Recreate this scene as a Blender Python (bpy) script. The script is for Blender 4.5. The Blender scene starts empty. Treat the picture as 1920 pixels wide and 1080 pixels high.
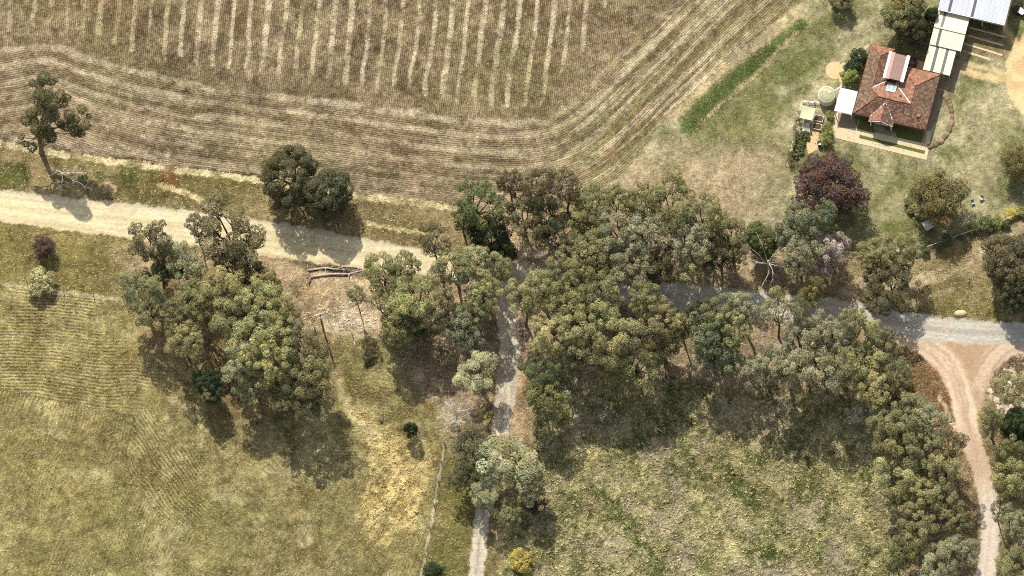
import bpy, math, random
import numpy as np
from mathutils import Vector, Matrix

# ------------------------------------------------------------------ camera
SC = bpy.context.scene
COL = SC.collection
DIST, LENS, SENS = 1400.0, 315.0, 36.0
VIEW = Vector((0.05, -0.325, 1.0)).normalized()          # towards the aircraft, from the middle of the site
CZ = VIEW
CX = Vector((0, 1, 0)).cross(CZ).normalized()
CY = CZ.cross(CX)
CPOS = CZ * DIST
cam_d = bpy.data.cameras.new('camera')
cam_d.lens = LENS; cam_d.sensor_width = SENS; cam_d.sensor_fit = 'HORIZONTAL'
cam_d.clip_start = 10; cam_d.clip_end = 20000
cam = bpy.data.objects.new('camera', cam_d); COL.objects.link(cam)
cam.matrix_world = Matrix(((CX.x, CY.x, CZ.x, CPOS.x), (CX.y, CY.y, CZ.y, CPOS.y), (CX.z, CY.z, CZ.z, CPOS.z), (0, 0, 0, 1)))
SC.camera = cam

# ------------------------------------------------------------------ sky, sun, exposure
SUN_EL = math.radians(51.0)
SHADOW = Vector((0.20, -0.67)).normalized()              # where shadows fall on the ground
to_sun = Vector((-SHADOW.x * math.cos(SUN_EL), -SHADOW.y * math.cos(SUN_EL), math.sin(SUN_EL)))
W = bpy.data.worlds.new('World'); SC.world = W; W.use_nodes = True
wn = W.node_tree.nodes; bg = wn['Background']
sky = wn.new('ShaderNodeTexSky'); sky.sky_type = 'NISHITA'; sky.sun_disc = False
sky.sun_elevation = SUN_EL; sky.sun_rotation = math.atan2(to_sun.x, to_sun.y)
sky.altitude = 200; sky.air_density = 1.0; sky.dust_density = 2.0
hs = wn.new('ShaderNodeHueSaturation'); hs.inputs['Saturation'].default_value = 0.45      # added desaturation of the sky light, makes the shadows less blue
W.node_tree.links.new(sky.outputs[0], hs.inputs['Color']); W.node_tree.links.new(hs.outputs[0], bg.inputs[0]); bg.inputs[1].default_value = 0.15
sun_d = bpy.data.lights.new('sun', 'SUN'); sun_d.energy = 4.5; sun_d.angle = math.radians(0.53); sun_d.color = (1.0, 0.95, 0.86)
sun = bpy.data.objects.new('sun', sun_d); COL.objects.link(sun)
sun.rotation_euler = to_sun.to_track_quat('Z', 'Y').to_euler(); sun.location = (0, 0, 300)
SC.view_settings.view_transform = 'Standard'; SC.view_settings.look = 'None'
SC.view_settings.exposure = 0.30; SC.view_settings.gamma = 1.0; SC.view_settings.use_curve_mapping = False
SC.cycles.max_bounces = 5; SC.cycles.diffuse_bounces = 3; SC.cycles.transparent_max_bounces = 8
SC.cycles.use_denoising = False; SC.cycles.filter_width = 1.0

# ------------------------------------------------------------------ helpers
K = LENS / SENS * 1920.0
def G(px, py, z=0.0):
    """point of the site at height z for a place read off the 1920 x 1080 survey picture"""
    d = CX * ((px - 960.0) / K) + CY * ((540.0 - py) / K) - CZ
    t = (z - CPOS.z) / d.z
    return CPOS + d * t
def plan(X, Y):
    """the inverse for ground points (arrays)"""
    dx, dy, dz = X - CPOS.x, Y - CPOS.y, -CPOS.z
    xc = dx * CX.x + dy * CX.y + dz * CX.z
    yc = dx * CY.x + dy * CY.y + dz * CY.z
    zc = dx * CZ.x + dy * CZ.y + dz * CZ.z
    return 960.0 + xc / -zc * K, 540.0 - yc / -zc * K
PPM = 12.0                                               # survey pixels per metre

def lin(c, k=1.0):
    c = np.asarray(c, float) / 255.0
    return np.where(c <= 0.04045, c / 12.92, ((c + 0.055) / 1.055) ** 2.4) * k
def smooth(a, b, x):
    t = np.clip((x - a) / (b - a), 0, 1); return t * t * (3 - 2 * t)
_tab = np.random.RandomState(7).rand(256, 256)
def vnoise(x, y, seed=0):
    x = x + seed * 37.17; y = y + seed * 91.73
    xi = np.floor(x).astype(int); yi = np.floor(y).astype(int)
    fx = x - xi; fy = y - yi; fx = fx * fx * (3 - 2 * fx); fy = fy * fy * (3 - 2 * fy)
    a = _tab[xi & 255, yi & 255]; b = _tab[(xi + 1) & 255, yi & 255]
    c = _tab[xi & 255, (yi + 1) & 255]; d = _tab[(xi + 1) & 255, (yi + 1) & 255]
    return (a * (1 - fx) + b * fx) * (1 - fy) + (c * (1 - fx) + d * fx) * fy
def fbm(x, y, scale, octv=4, seed=0, rough=0.55, ang=0.0, stretch=1.0):
    """0..1 fractal noise; scale = size of the largest feature, stretch = length along ang over width"""
    c, s = math.cos(ang), math.sin(ang)
    u = (x * c + y * s) / stretch; v = -x * s + y * c
    u = u / scale; v = v / scale; out = 0; amp = 1; tot = 0
    for o in range(octv):
        out = out + amp * vnoise(u, v, seed + o * 3); tot += amp; amp *= rough; u = u * 2.03; v = v * 2.03
    return np.clip((out / tot - 0.5) * 1.7 + 0.5, 0, 1)
def curve(pts, n=5):
    """Catmull-Rom through the points"""
    p = np.array(pts, float); p = np.vstack([2 * p[0] - p[1], p, 2 * p[-1] - p[-2]]); out = []
    for i in range(1, len(p) - 2):
        for t in np.linspace(0, 1, n, endpoint=False):
            out.append(0.5 * (2 * p[i] + (p[i + 1] - p[i - 1]) * t + (2 * p[i - 1] - 5 * p[i] + 4 * p[i + 1] - p[i + 2]) * t * t
                              + (3 * p[i] - p[i - 1] - 3 * p[i + 1] + p[i + 2]) * t ** 3))
    out.append(p[-2]); return np.array(out)
def dist_line(x, y, pts):
    """distance to a polyline, distance run along it, interpolated third column"""
    pts = np.asarray(pts, float); best = np.full(x.shape, 1e9); run = np.zeros(x.shape); wid = np.zeros(x.shape); acc = 0.0
    for a, b in zip(pts[:-1], pts[1:]):
        d = b[:2] - a[:2]; L2 = max((d * d).sum(), 1e-9)
        t = np.clip(((x - a[0]) * d[0] + (y - a[1]) * d[1]) / L2, 0, 1)
        r = np.hypot(x - a[0] - t * d[0], y - a[1] - t * d[1]); m = r < best
        best = np.where(m, r, best); run = np.where(m, acc + t * math.sqrt(L2), run)
        if pts.shape[1] > 2: wid = np.where(m, a[2] + t * (b[2] - a[2]), wid)
        acc += math.sqrt(L2)
    return best, run, wid
def inside(x, y, poly):
    poly = np.asarray(poly, float); r = np.zeros(x.shape, bool)
    for (x0, y0), (x1, y1) in zip(poly, np.roll(poly, -1, 0)):
        if y0 == y1: continue
        c = ((y0 > y) != (y1 > y)) & (x < (x1 - x0) * (y - y0) / (y1 - y0) + x0); r ^= c
    return r
def sdist(x, y, poly):
    """signed distance, positive inside"""
    poly = np.asarray(poly, float)
    d = dist_line(x, y, np.vstack([poly, poly[:1]]))[0]
    return np.where(inside(x, y, poly), d, -d)

def mesh_np(name, v, f, col=None, smooth_sh=False, attrs=None):
    """fast mesh from arrays; f is (n,3) or (n,4)"""
    v = np.asarray(v, np.float32); f = np.asarray(f, np.int32); k = f.shape[1]
    me = bpy.data.meshes.new(name)
    me.vertices.add(len(v)); me.vertices.foreach_set('co', v.ravel())
    me.loops.add(f.size); me.loops.foreach_set('vertex_index', f.ravel())
    me.polygons.add(len(f)); me.polygons.foreach_set('loop_start', np.arange(0, f.size, k, dtype=np.int32))
    try: me.polygons.foreach_set('loop_total', np.full(len(f), k, np.int32))
    except Exception: pass
    if col is not None:
        a = me.attributes.new('Col', 'FLOAT_COLOR', 'POINT'); c = np.ones((len(v), 4), np.float32); c[:, :3] = col
        a.data.foreach_set('color', c.ravel())
    for nm, arr in (attrs or {}).items():
        a = me.attributes.new(nm, 'FLOAT_VECTOR', 'POINT'); a.data.foreach_set('vector', np.asarray(arr, np.float32).ravel())
    me.update(); me.validate()
    me.polygons.foreach_set('use_smooth', np.full(len(f), smooth_sh))
    return me
class MB:
    """collects boxes, tubes and polygons; build() links them as one mesh object"""
    def __init__(s): s.v = []; s.f = []; s.c = []
    def add(s, v, f, c=(1, 1, 1)):
        n = len(s.v); s.v += [tuple(p) for p in v]; s.f += [tuple(i + n for i in q) for q in f]; s.c += [tuple(c)] * len(v); return s
    def box(s, x0, x1, y0, y1, z0, z1, c=(1, 1, 1), mat=None):
        v = [Vector(p) for p in ((x0, y0, z0), (x1, y0, z0), (x1, y1, z0), (x0, y1, z0), (x0, y0, z1), (x1, y0, z1), (x1, y1, z1), (x0, y1, z1))]
        if mat is not None: v = [mat @ p for p in v]
        return s.add(v, [(0, 3, 2, 1), (4, 5, 6, 7), (0, 1, 5, 4), (1, 2, 6, 5), (2, 3, 7, 6), (3, 0, 4, 7)], c)
    def slab(s, top, th, c=(1, 1, 1)):
        """a plate under a planar polygon (counter-clockwise seen from above)"""
        n = len(top); v = [Vector(p) for p in top]; v += [p - Vector((0, 0, th)) for p in v]
        f = [tuple(range(n)), tuple(range(2 * n - 1, n - 1, -1))] + [(i, i + n, (i + 1) % n + n, (i + 1) % n) for i in range(n)]
        return s.add(v, f, c)
    def beam(s, a, b, w, h, c=(1, 1, 1)):
        a, b = Vector(a), Vector(b); d = (b - a).normalized(); side = d.cross(Vector((0, 0, 1)))
        side = Vector((1, 0, 0)) if side.length < 1e-4 else side.normalized(); up = side.cross(d)
        q = [side * (w / 2) * i + up * (h / 2) * j for i, j in ((-1, -1), (1, -1), (1, 1), (-1, 1))]
        return s.add([a + o for o in q] + [b + o for o in q], [(3, 2, 1, 0), (4, 5, 6, 7), (0, 1, 5, 4), (1, 2, 6, 5), (2, 3, 7, 6), (3, 0, 4, 7)], c)
    def tube(s, pts, rad, n=6, c=(1, 1, 1)):
        pts = [Vector(p) for p in pts]; v = []; f = []
        for i, p in enumerate(pts):
            d = (pts[min(i + 1, len(pts) - 1)] - pts[max(i - 1, 0)]).normalized()
            e = d.cross(Vector((0.3, 0.95, 0.1))).normalized(); g = d.cross(e)
            r = rad[i] if hasattr(rad, '__len__') else rad
            v += [p + (e * math.cos(2 * math.pi * k / n) + g * math.sin(2 * math.pi * k / n)) * r for k in range(n)]
        for i in range(len(pts) - 1):
            f += [(i * n + k, i * n + (k + 1) % n, (i + 1) * n + (k + 1) % n, (i + 1) * n + k) for k in range(n)]
        f += [tuple(range(n - 1, -1, -1)), tuple((len(pts) - 1) * n + k for k in range(n))]
        return s.add(v, f, c)
    def lathe(s, prof, n=24, c=(1, 1, 1), centre=(0, 0, 0)):
        v = []; f = []
        for r, z in prof: v += [(centre[0] + r * math.cos(2 * math.pi * k / n), centre[1] + r * math.sin(2 * math.pi * k / n), centre[2] + z) for k in range(n)]
        for i in range(len(prof) - 1): f += [(i * n + k, i * n + (k + 1) % n, (i + 1) * n + (k + 1) % n, (i + 1) * n + k) for k in range(n)]
        f += [tuple(range(n - 1, -1, -1)), tuple((len(prof) - 1) * n + k for k in range(n))]
        return s.add(v, f, c)
    def mesh(s, name, mat, smooth_sh=False):
        me = bpy.data.meshes.new(name); me.from_pydata(s.v, [], s.f)
        a = me.attributes.new('Col', 'FLOAT_COLOR', 'POINT'); a.data.foreach_set('color', np.array([(*c, 1) for c in s.c], np.float32).ravel())
        me.update(); me.polygons.foreach_set('use_smooth', np.full(len(s.f), smooth_sh)); me.materials.append(mat); return me
    def build(s, name, mat, parent=None, smooth_sh=False):
        return link(name, s.mesh(name, mat, smooth_sh), parent)
def link(name, data, parent=None, loc=None, rz=0.0):
    o = bpy.data.objects.new(name, data); COL.objects.link(o)
    if parent is not None: o.parent = parent
    if loc is not None: o.location = loc
    if rz: o.rotation_euler = (0, 0, rz)
    return o
def tag(o, label=None, cat=None, group=None, kind=None):
    for k, v in (('label', label), ('category', cat), ('group', group), ('kind', kind)):
        if v: o[k] = v
    return o
def thing(name, loc, label, cat, group=None, rz=0.0):
    o = bpy.data.objects.new(name, None); COL.objects.link(o); o.location = loc; o.rotation_euler = (0, 0, rz); o.empty_display_size = 0.5
    return tag(o, label, cat, group)

# ------------------------------------------------------------------ materials
def nodes(m): m.use_nodes = True; return m.node_tree.nodes, m.node_tree.links
def material(name, color, rough=0.8, spec=0.3, var=0.25, scale=3.0, bump=0.0, use_col=False, metal=0.0, alpha=1.0, stretch=None, trans=0.0):
    """procedural surface: colour (times the mesh's own Col), noise variation and fine relief"""
    m = bpy.data.materials.new(name); n, l = nodes(m); b = n['Principled BSDF']
    b.inputs['Roughness'].default_value = rough; b.inputs['Specular IOR Level'].default_value = spec
    b.inputs['Metallic'].default_value = metal; b.inputs['Alpha'].default_value = alpha; b.inputs['Transmission Weight'].default_value = trans
    tc = n.new('ShaderNodeTexCoord'); mp = n.new('ShaderNodeMapping'); l.new(tc.outputs['Object'], mp.inputs[0])
    if stretch: mp.inputs['Scale'].default_value = stretch
    nz = n.new('ShaderNodeTexNoise'); nz.inputs['Scale'].default_value = scale; nz.inputs['Detail'].default_value = 7; nz.inputs['Roughness'].default_value = 0.65
    l.new(mp.outputs[0], nz.inputs['Vector'])
    mr = n.new('ShaderNodeMapRange'); mr.inputs[1].default_value = 0.25; mr.inputs[2].default_value = 0.75
    mr.inputs[3].default_value = 1 - var; mr.inputs[4].default_value = 1 + var; l.new(nz.outputs[0], mr.inputs[0])
    mul = n.new('ShaderNodeVectorMath'); mul.operation = 'SCALE'; l.new(mr.outputs[0], mul.inputs['Scale'])
    if use_col:
        at = n.new('ShaderNodeAttribute'); at.attribute_name = 'Col'; mm = n.new('ShaderNodeVectorMath'); mm.operation = 'MULTIPLY'
        l.new(at.outputs['Color'], mm.inputs[0]); mm.inputs[1].default_value = color; l.new(mm.outputs[0], mul.inputs[0])
    else: mul.inputs[0].default_value = color
    l.new(mul.outputs[0], b.inputs['Base Color'])
    if bump:
        bp = n.new('ShaderNodeBump'); bp.inputs['Strength'].default_value = 0.6; bp.inputs['Distance'].default_value = bump
        l.new(nz.outputs[0], bp.inputs['Height']); l.new(bp.outputs[0], b.inputs['Normal'])
    return m
def leaf_material(name, translucent=0.25):
    """foliage: the object's own colour times each leaf's tint"""
    m = bpy.data.materials.new(name); n, l = nodes(m); b = n['Principled BSDF']
    at = n.new('ShaderNodeAttribute'); at.attribute_name = 'Col'; oi = n.new('ShaderNodeObjectInfo')
    mm = n.new('ShaderNodeVectorMath'); mm.operation = 'MULTIPLY'; l.new(at.outputs['Color'], mm.inputs[0]); l.new(oi.outputs['Color'], mm.inputs[1])
    l.new(mm.outputs[0], b.inputs['Base Color']); b.inputs['Roughness'].default_value = 0.6; b.inputs['Specular IOR Level'].default_value = 0.08
    tr = n.new('ShaderNodeBsdfTranslucent'); l.new(mm.outputs[0], tr.inputs[0]); mx = n.new('ShaderNodeMixShader'); mx.inputs[0].default_value = translucent
    l.new(b.outputs[0], mx.inputs[1]); l.new(tr.outputs[0], mx.inputs[2]); l.new(mx.outputs[0], n['Material Output'].inputs['Surface'])
    return m

def ground_material():
    m = bpy.data.materials.new('earth_and_grass'); n, l = nodes(m); b = n['Principled BSDF']
    b.inputs['Roughness'].default_value = 0.95; b.inputs['Specular IOR Level'].default_value = 0.1
    def new(t, **kw):
        x = n.new(t)
        for k, v in kw.items(): setattr(x, k, v)
        return x
    def math_(op, a, c=None, d=None):
        x = new('ShaderNodeMath', operation=op)
        for i, q in enumerate((a, c, d)):
            if q is None: continue
            if isinstance(q, (int, float)): x.inputs[i].default_value = q
            else: l.new(q, x.inputs[i])
        return x.outputs[0]
    def noise(vec, scale, detail, rough=0.6):
        x = new('ShaderNodeTexNoise'); x.inputs['Scale'].default_value = scale; x.inputs['Detail'].default_value = detail; x.inputs['Roughness'].default_value = rough
        l.new(vec, x.inputs['Vector']); return x.outputs[0]
    col = new('ShaderNodeAttribute', attribute_name='Col').outputs['Color']
    flow = new('ShaderNodeAttribute', attribute_name='flow').outputs['Vector']
    par = new('ShaderNodeSeparateXYZ'); l.new(new('ShaderNodeAttribute', attribute_name='par').outputs['Vector'], par.inputs[0])
    rowA, grainA, fleckA = par.outputs[0], par.outputs[1], par.outputs[2]
    pos = new('ShaderNodeNewGeometry').outputs['Position']
    n1 = noise(pos, 1.1, 9, 0.82)                          # broken clods and tufts
    n2 = noise(pos, 4.2, 5, 0.8)                           # single tufts and stones
    st = new('ShaderNodeMapping'); st.inputs['Scale'].default_value = (0.75, 0.55, 1); l.new(flow, st.inputs[0])
    n3 = noise(st.outputs[0], 1.7, 4, 0.65)                # strands lying along the rows
    fx = new('ShaderNodeSeparateXYZ'); l.new(flow, fx.inputs[0])
    wob = math_('MULTIPLY_ADD', noise(pos, 0.9, 5), 1.0, fx.outputs[0])
    row = math_('SINE', math_('MULTIPLY', wob, 2 * math.pi))
    rowm = math_('MULTIPLY', row, math_('MULTIPLY', rowA, math_('MULTIPLY_ADD', n3, 1.6, 0.0)))
    g = math_('ADD', math_('MULTIPLY', math_('SUBTRACT', n1, 0.5), 5.2), math_('MULTIPLY', math_('SUBTRACT', n2, 0.5), 8.5))
    g = math_('ADD', g, math_('MULTIPLY', math_('SUBTRACT', n3, 0.5), 3.6))
    gain = math_('MULTIPLY_ADD', g, grainA, 1.0)
    gain = math_('MAXIMUM', math_('ADD', gain, rowm), 0.18)
    sc = new('ShaderNodeVectorMath', operation='SCALE'); l.new(col, sc.inputs[0]); l.new(gain, sc.inputs['Scale'])
    fl = new('ShaderNodeMapRange', interpolation_type='SMOOTHSTEP'); fl.inputs[1].default_value = 0.53; fl.inputs[2].default_value = 0.61
    l.new(math_('ADD', math_('MULTIPLY', n2, 0.6), math_('MULTIPLY', n1, 0.4)), fl.inputs[0])
    mx = new('ShaderNodeMix', data_type='RGBA'); l.new(math_('MULTIPLY', fl.outputs[0], fleckA), mx.inputs[0])
    l.new(sc.outputs[0], mx.inputs[6]); mx.inputs[7].default_value = (*lin((226, 210, 172)), 1)
    l.new(mx.outputs[2], b.inputs['Base Color'])
    hgt = math_('ADD', math_('MULTIPLY', g, math_('MULTIPLY', grainA, 0.6)), math_('MULTIPLY', rowm, 0.8))
    bp = new('ShaderNodeBump'); bp.inputs['Strength'].default_value = 0.8; bp.inputs['Distance'].default_value = 0.13
    l.new(hgt, bp.inputs['Height']); l.new(bp.outputs[0], b.inputs['Normal'])
    return m

# ------------------------------------------------------------------ the land: one fine grid, cut into its fields, roads and lawns
def make_land():
    step = 0.2; x0, x1, y0, y1 = -84.0, 84.0, -51.0, 51.6
    xs = np.arange(x0, x1 + 1e-6, step); ys = np.arange(y0, y1 + 1e-6, step)
    nx, ny = len(xs), len(ys)
    X, Y = [a.ravel() for a in np.meshgrid(xs, ys)]
    PX, PY = plan(X, Y)
    wx = (fbm(PX, PY, 40, 4, 1) - 0.5) * 14; wy = (fbm(PX, PY, 40, 4, 2) - 0.5) * 14    # ragged edges
    QX, QY = PX + wx, PY + wy
    hx = (fbm(PX, PY, 9, 3, 5) - 0.5); QXf, QYf = PX + hx * 6, PY + (fbm(PX, PY, 9, 3, 6) - 0.5) * 6
    N = lambda s, seed, o=4, r=0.55: fbm(PX, PY, s, o, seed, r)
    kk = 0.74
    C = np.zeros((len(X), 3)); reg = np.zeros(len(X), int)
    rowA = np.zeros(len(X)); gr = np.full(len(X), 0.30); fleck = np.full(len(X), 0.10); relief = np.full(len(X), 0.05)
    fu = PY / 6.5; fv = PX / PPM
    def put(mask, a, b=None, t=None):
        nonlocal C
        ca = lin(a, kk)[None, :]
        if b is not None: ca = ca * (1 - t[:, None]) + lin(b, kk)[None, :] * t[:, None]
        m = np.clip(mask, 0, 1)[:, None]; C = C * (1 - m) + ca * m
    def setp(mask, arr, val):
        m = np.clip(mask, 0, 1); arr[:] = arr * (1 - m) + val * m
    # verge and rough ground
    put(np.ones(len(X)), (120, 106, 70), (164, 146, 110), smooth(0.2, 0.8, N(90, 11, 6, .65)))
    put(smooth(0.5, 0.75, N(70, 12)) * 0.7, (104, 98, 58))
    # --- ploughed field
    field = [(-400, -400), (1640, -400), (1506, 0), (1400, 88), (1262, 206), (1215, 265), (1152, 352), (1100, 366), (930, 374), (860, 384),
             (660, 359), (480, 332), (330, 313), (250, 303), (180, 291), (100, 281), (0, 264), (-400, 225)]
    sdf = sdist(QXf, QYf, field); fm = smooth(-2, 3, sdf)
    edge = curve([(-300, 120), (-100, 106), (0, 99), (60, 88), (110, 92), (160, 108), (230, 131), (330, 155), (450, 172), (560, 185), (640, 195), (760, 213), (870, 227),
                  (950, 232), (1000, 229), (1040, 217), (1075, 192), (1110, 160), (1160, 110), (1220, 50), (1275, -5), (1400, -120), (1600, -300)], 5)
    dl, run, _ = dist_line(PX, PY, edge)
    core = inside(PX, PY, np.vstack([edge, [(1600, -600), (-300, -600)]]))
    d = np.where(core, -dl, dl)
    put(fm, (108, 92, 67), (158, 139, 108), smooth(0.15, 0.85, N(50, 21, 6, 0.75)))
    put(fm * smooth(0.45, 0.85, N(160, 22)) * 0.5, (128, 118, 78))
    put(fm * smooth(0.60, 0.9, N(110, 23)) * 0.35, (128, 98, 72))
    slope = 0.085 + 0.045 * np.clip((PX - 200) / 800, 0, 1)
    rc = PX + slope * PY
    setp(fm, rowA, 0.34); setp(fm, gr, 0.44); setp(fm, fleck, 0.30); setp(fm, relief, 0.02)
    wob = (N(60, 24, 3) - 0.5) * 6
    ends = np.interp(PX, [0, 50, 213, 333, 460, 580, 700, 820, 950, 1015, 1035, 1060, 1095, 1120, 1140], [55, 48, 83, 117, 137, 148, 167, 187, 203, 196, 165, 122, 96, 38, 10])
    ends = ends + (N(28, 26, 2) - 0.5) * 18
    stripes = [20, 64, 97, 128, 159, 191, 222, 254, 285, 316, 347, 379, 411, 441, 473, 504, 536, 568, 600, 631, 662, 695, 726, 757, 788, 818, 849, 879, 912, 945, 976, 1009, 1040, 1070, 1101, 1136]
    rs = random.Random(5)
    sm = np.zeros(len(X))
    for s in stripes:
        w = rs.uniform(3.0, 4.8); a = rs.uniform(0.75, 1.0) * (0.55 if s < 170 else 1)
        sm = np.maximum(sm, a * smooth(w + 1.8, w - 1.6, np.abs(rc + wob - s)) * smooth(0, 8, ends - PY))
    sm *= core * (0.25 + 0.85 * smooth(0.25, 0.6, N(18, 27, 5, .7)))
    greenish = smooth(0.55, 0.75, N(90, 28, 3))
    for i, (s, w, a) in enumerate(((0, 4.5, 0.72), (26, 4.5, 0.68), (56, 4, 0.55), (84, 3.5, 0.5), (112, 3, 0.42), (140, 3.5, 0.4), (165, 3, 0.3))):
        wb = (fbm(PX, PY, 30, 3, 40 + i) - 0.5) * 9
        hm = a * smooth(w + 6, w - 4, np.abs(d + wb - s)) * (0.3 + 0.8 * smooth(0.25, 0.6, fbm(run, d, 26, 3, 50 + i)))
        hm *= 1 - 0.5 * smooth(980, 1120, PX)
        sm = np.maximum(sm, hm)
    straw = sm * fm
    put(straw * 0.92, (216, 199, 168), (188, 180, 128), greenish * 0.6)
    setp(straw, rowA, 0.12); setp(straw, fleck, 0.35); setp(straw, gr, 0.30)
    dm = fm * smooth(120, 190, d) * np.where(PX < 1100, 1, 0.7); put(dm * 0.55, (188, 166, 136))                      # pale dry edge of the headland
    put(fm * smooth(990, 1100, PX) * smooth(5, 30, d) * (0.1 + 0.3 * smooth(0.4, 0.7, fbm(run, d, 60, 4, 61, stretch=3.0))), (172, 160, 112), (142, 140, 84), N(25, 62))
    dg = fm * smooth(1010, 1120, PX) * smooth(0, 25, d); wv = fbm(run, d, 5.5, 3, 161, stretch=30) 
    put(dg * smooth(0.5, 0.8, wv) * 0.75, (196, 180, 146)); put(dg * smooth(0.5, 0.2, wv) * 0.6, (108, 94, 64)); put(dg * smooth(0.55, 0.8, fbm(run, d, 12, 4, 162, stretch=9)) * 0.4, (132, 132, 76))
    hl = fm * (~core) * smooth(5, 20, d) * (1 - smooth(1000, 1100, PX)); wv = fbm(run, d, 7, 3, 163, stretch=26); put(hl * smooth(0.5, 0.85, wv) * 0.45, (190, 172, 140)); put(hl * smooth(0.5, 0.15, wv) * 0.35, (106, 90, 66))
    put(fm * smooth(0.70, 0.85, N(26, 63)) * smooth(1060, 1110, PX) * (1 - smooth(1190, 1240, PX)) * 0.3, (164, 138, 86))
    fu = np.where(fm > 0.5, np.where(core, rc / 3.7, d / 3.9), fu); fv = np.where(fm > 0.5, np.where(core, PY, run) / PPM, fv)
    reg[fm > 0.5] = 1
    # --- lawn round the house and the dry yard beside the field
    lawn = [(1640, -400), (2400, -400), (2400, 220), (1920, 394), (1815, 438), (1725, 470), (1580, 474), (1400, 470), (1240, 420), (1120, 385), (1100, 366), (1152, 352), (1215, 265), (1262, 206), (1400, 88), (1506, 0)]
    lm = smooth(-3, 4, sdist(QXf, QYf, lawn))
    put(lm, (122, 120, 78), (160, 152, 112), smooth(0.3, 0.72, N(75, 31, 5, 0.6)))
    put(lm * smooth(0.32, 0.75, N(85, 32, 6, .65)) * 0.8, (100, 106, 58))
    put(lm * smooth(0.45, 0.85, N(60, 33, 6, .68)) * 0.6, (198, 186, 150))
    put(lm * smooth(0.45, 0.85, fbm(PX, PY, 60, 3, 34, ang=-0.55, stretch=5)) * 0.35, (196, 186, 146))
    dry = lm * smooth(1540, 1380, PX + 0.3 * (PY - 300)) * smooth(230, 330, PY + (N(60, 35) - 0.5) * 60)
    put(dry * 0.85, (184, 162, 130), (164, 146, 112), N(40, 36)); setp(dry, fleck, 0.35); setp(dry, gr, 0.36)
    put(lm * smooth(110, 20, np.hypot(PX - 1400, (PY - 205) * 1.1) + (N(40, 37) - 0.5) * 60) * 0.55, (104, 104, 58))
    setp(lm * (1 - dry), gr, 0.27); setp(lm * (1 - dry), fleck, 0.16); setp(lm, relief, 0.03); reg[lm > 0.5] = 2
    # garden strips beside the field
    for pts, w, c, a in (([(1262, 222), (1340, 150), (1430, 80), (1510, 18)], 9, (190, 170, 132), 0.8), ([(1248, 214), (1330, 140), (1420, 72), (1500, 8)], 3, (204, 186, 146), 0.85),
                         ([(1290, 236), (1345, 182), (1400, 132), (1500, 48)], 13, (84, 104, 44), 0.8), ([(1300, 200), (1360, 145), (1430, 92)], 7, (100, 104, 58), 0.6), ([(1310, 232), (1370, 180), (1420, 135), (1495, 60)], 4, (196, 174, 132), 0.7)):
        q, _, _ = dist_line(QXf, QYf, curve(pts)); put(smooth(w + 2, w - 2, q) * a * (0.5 + 0.7 * N(18, 38)), c)
    # yard drive, tyre tracks and paths
    # --- pasture, lower left
    past = [(-400, 490), (0, 535), (230, 563), (420, 592), (600, 618), (720, 636), (830, 655), (836, 760), (832, 835), (808, 970), (788, 1080), (770, 1400), (-400, 1400)]
    pm = smooth(-2, 3, sdist(QXf, QYf, past))
    put(pm, (118, 109, 68), (166, 154, 106), smooth(0.12, 0.88, N(60, 41, 6, 0.74)))
    put(pm * smooth(0.5, 0.8, N(60, 42, 4)) * 0.65, (114, 100, 60)); put(pm * smooth(0.55, 0.8, N(150, 43)) * 0.45, (136, 130, 78)); put(pm * smooth(0.6, 0.85, N(45, 44, 4)) * 0.5, (190, 178, 130))
    put(pm * smooth(700, 100, PX + 0.4 * (PY - 600)) * 0.25, (182, 164, 104)); put(pm * smooth(0.35, 0.7, N(30, 45, 4)) * 0.30, (108, 96, 56))
    ang = (fbm(PX, PY, 420, 2, 46) - 0.5) * 1.2
    sw = np.hypot(PX - 520, (PY - 760) * 1.0)
    rr = PY - 0.06 * PX + 3 * np.sin(PX / 95.0 + 1.5) + (fbm(PX, PY, 90, 2, 47) - 0.5) * 10
    swirl = smooth(190, 90, np.hypot((PX - 430) * .8, PY - 850)); sr_ = np.hypot(PX - 700, (PY - 560)); rr = np.where(swirl > .3, sr_ + (fbm(PX, PY, 70, 2, 147) - 0.5) * 12, rr)
    low = ((PY > 770 + 0.2 * (PX - 200)) & (swirl <= .3)) * 1.0; rr = np.where(low > .5, PX * 0.9 + PY * 0.35 + (fbm(PX, PY, 90, 2, 148) - 0.5) * 12, rr)
    fu = np.where(pm > 0.5, rr / 6.2, fu); fv = np.where(pm > 0.5, np.where(low > 0.5, PY, PX) / PPM, fv)
    setp(pm, gr, 0.38); setp(pm, fleck, 0.16); setp(pm, rowA, 0.48); rowA[:] = np.where(pm > 0.5, rowA * (0.10 + 1.0 * smooth(0.45, 0.75, N(90, 48, 4)) * (0.35 + 0.65 * np.maximum(swirl, smooth(420, 200, PX) * smooth(820, 700, PY)))), rowA); setp(pm, relief, 0.10); reg[pm > 0.5] = 3
    # tall straw
    tall = [(640, 765), (680, 770), (705, 800), (760, 835), (815, 842), (806, 880), (797, 945), (782, 1000), (720, 1008), (672, 1000), (682, 930), (700, 870), (688, 820)]
    tm = smooth(-16, 14, sdist(PX + wx * 2.4 + hx * 22, PY + wy * 2.4, tall)) * pm * (0.55 + 0.45 * smooth(0.3, 0.6, N(22, 149, 5, .7)))
    put(tm, (206, 184, 124), (160, 138, 84), smooth(0.45, 0.8, N(20, 49, 4))); setp(tm, relief, 0.30); setp(tm, fleck, 0.4)
    q, _, _ = dist_line(PX, PY, [(625, 690), (650, 760), (700, 820)]); put(smooth(16, 4, q + (N(14, 50) - 0.5) * 14) * 0.6, (200, 184, 136))
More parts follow.
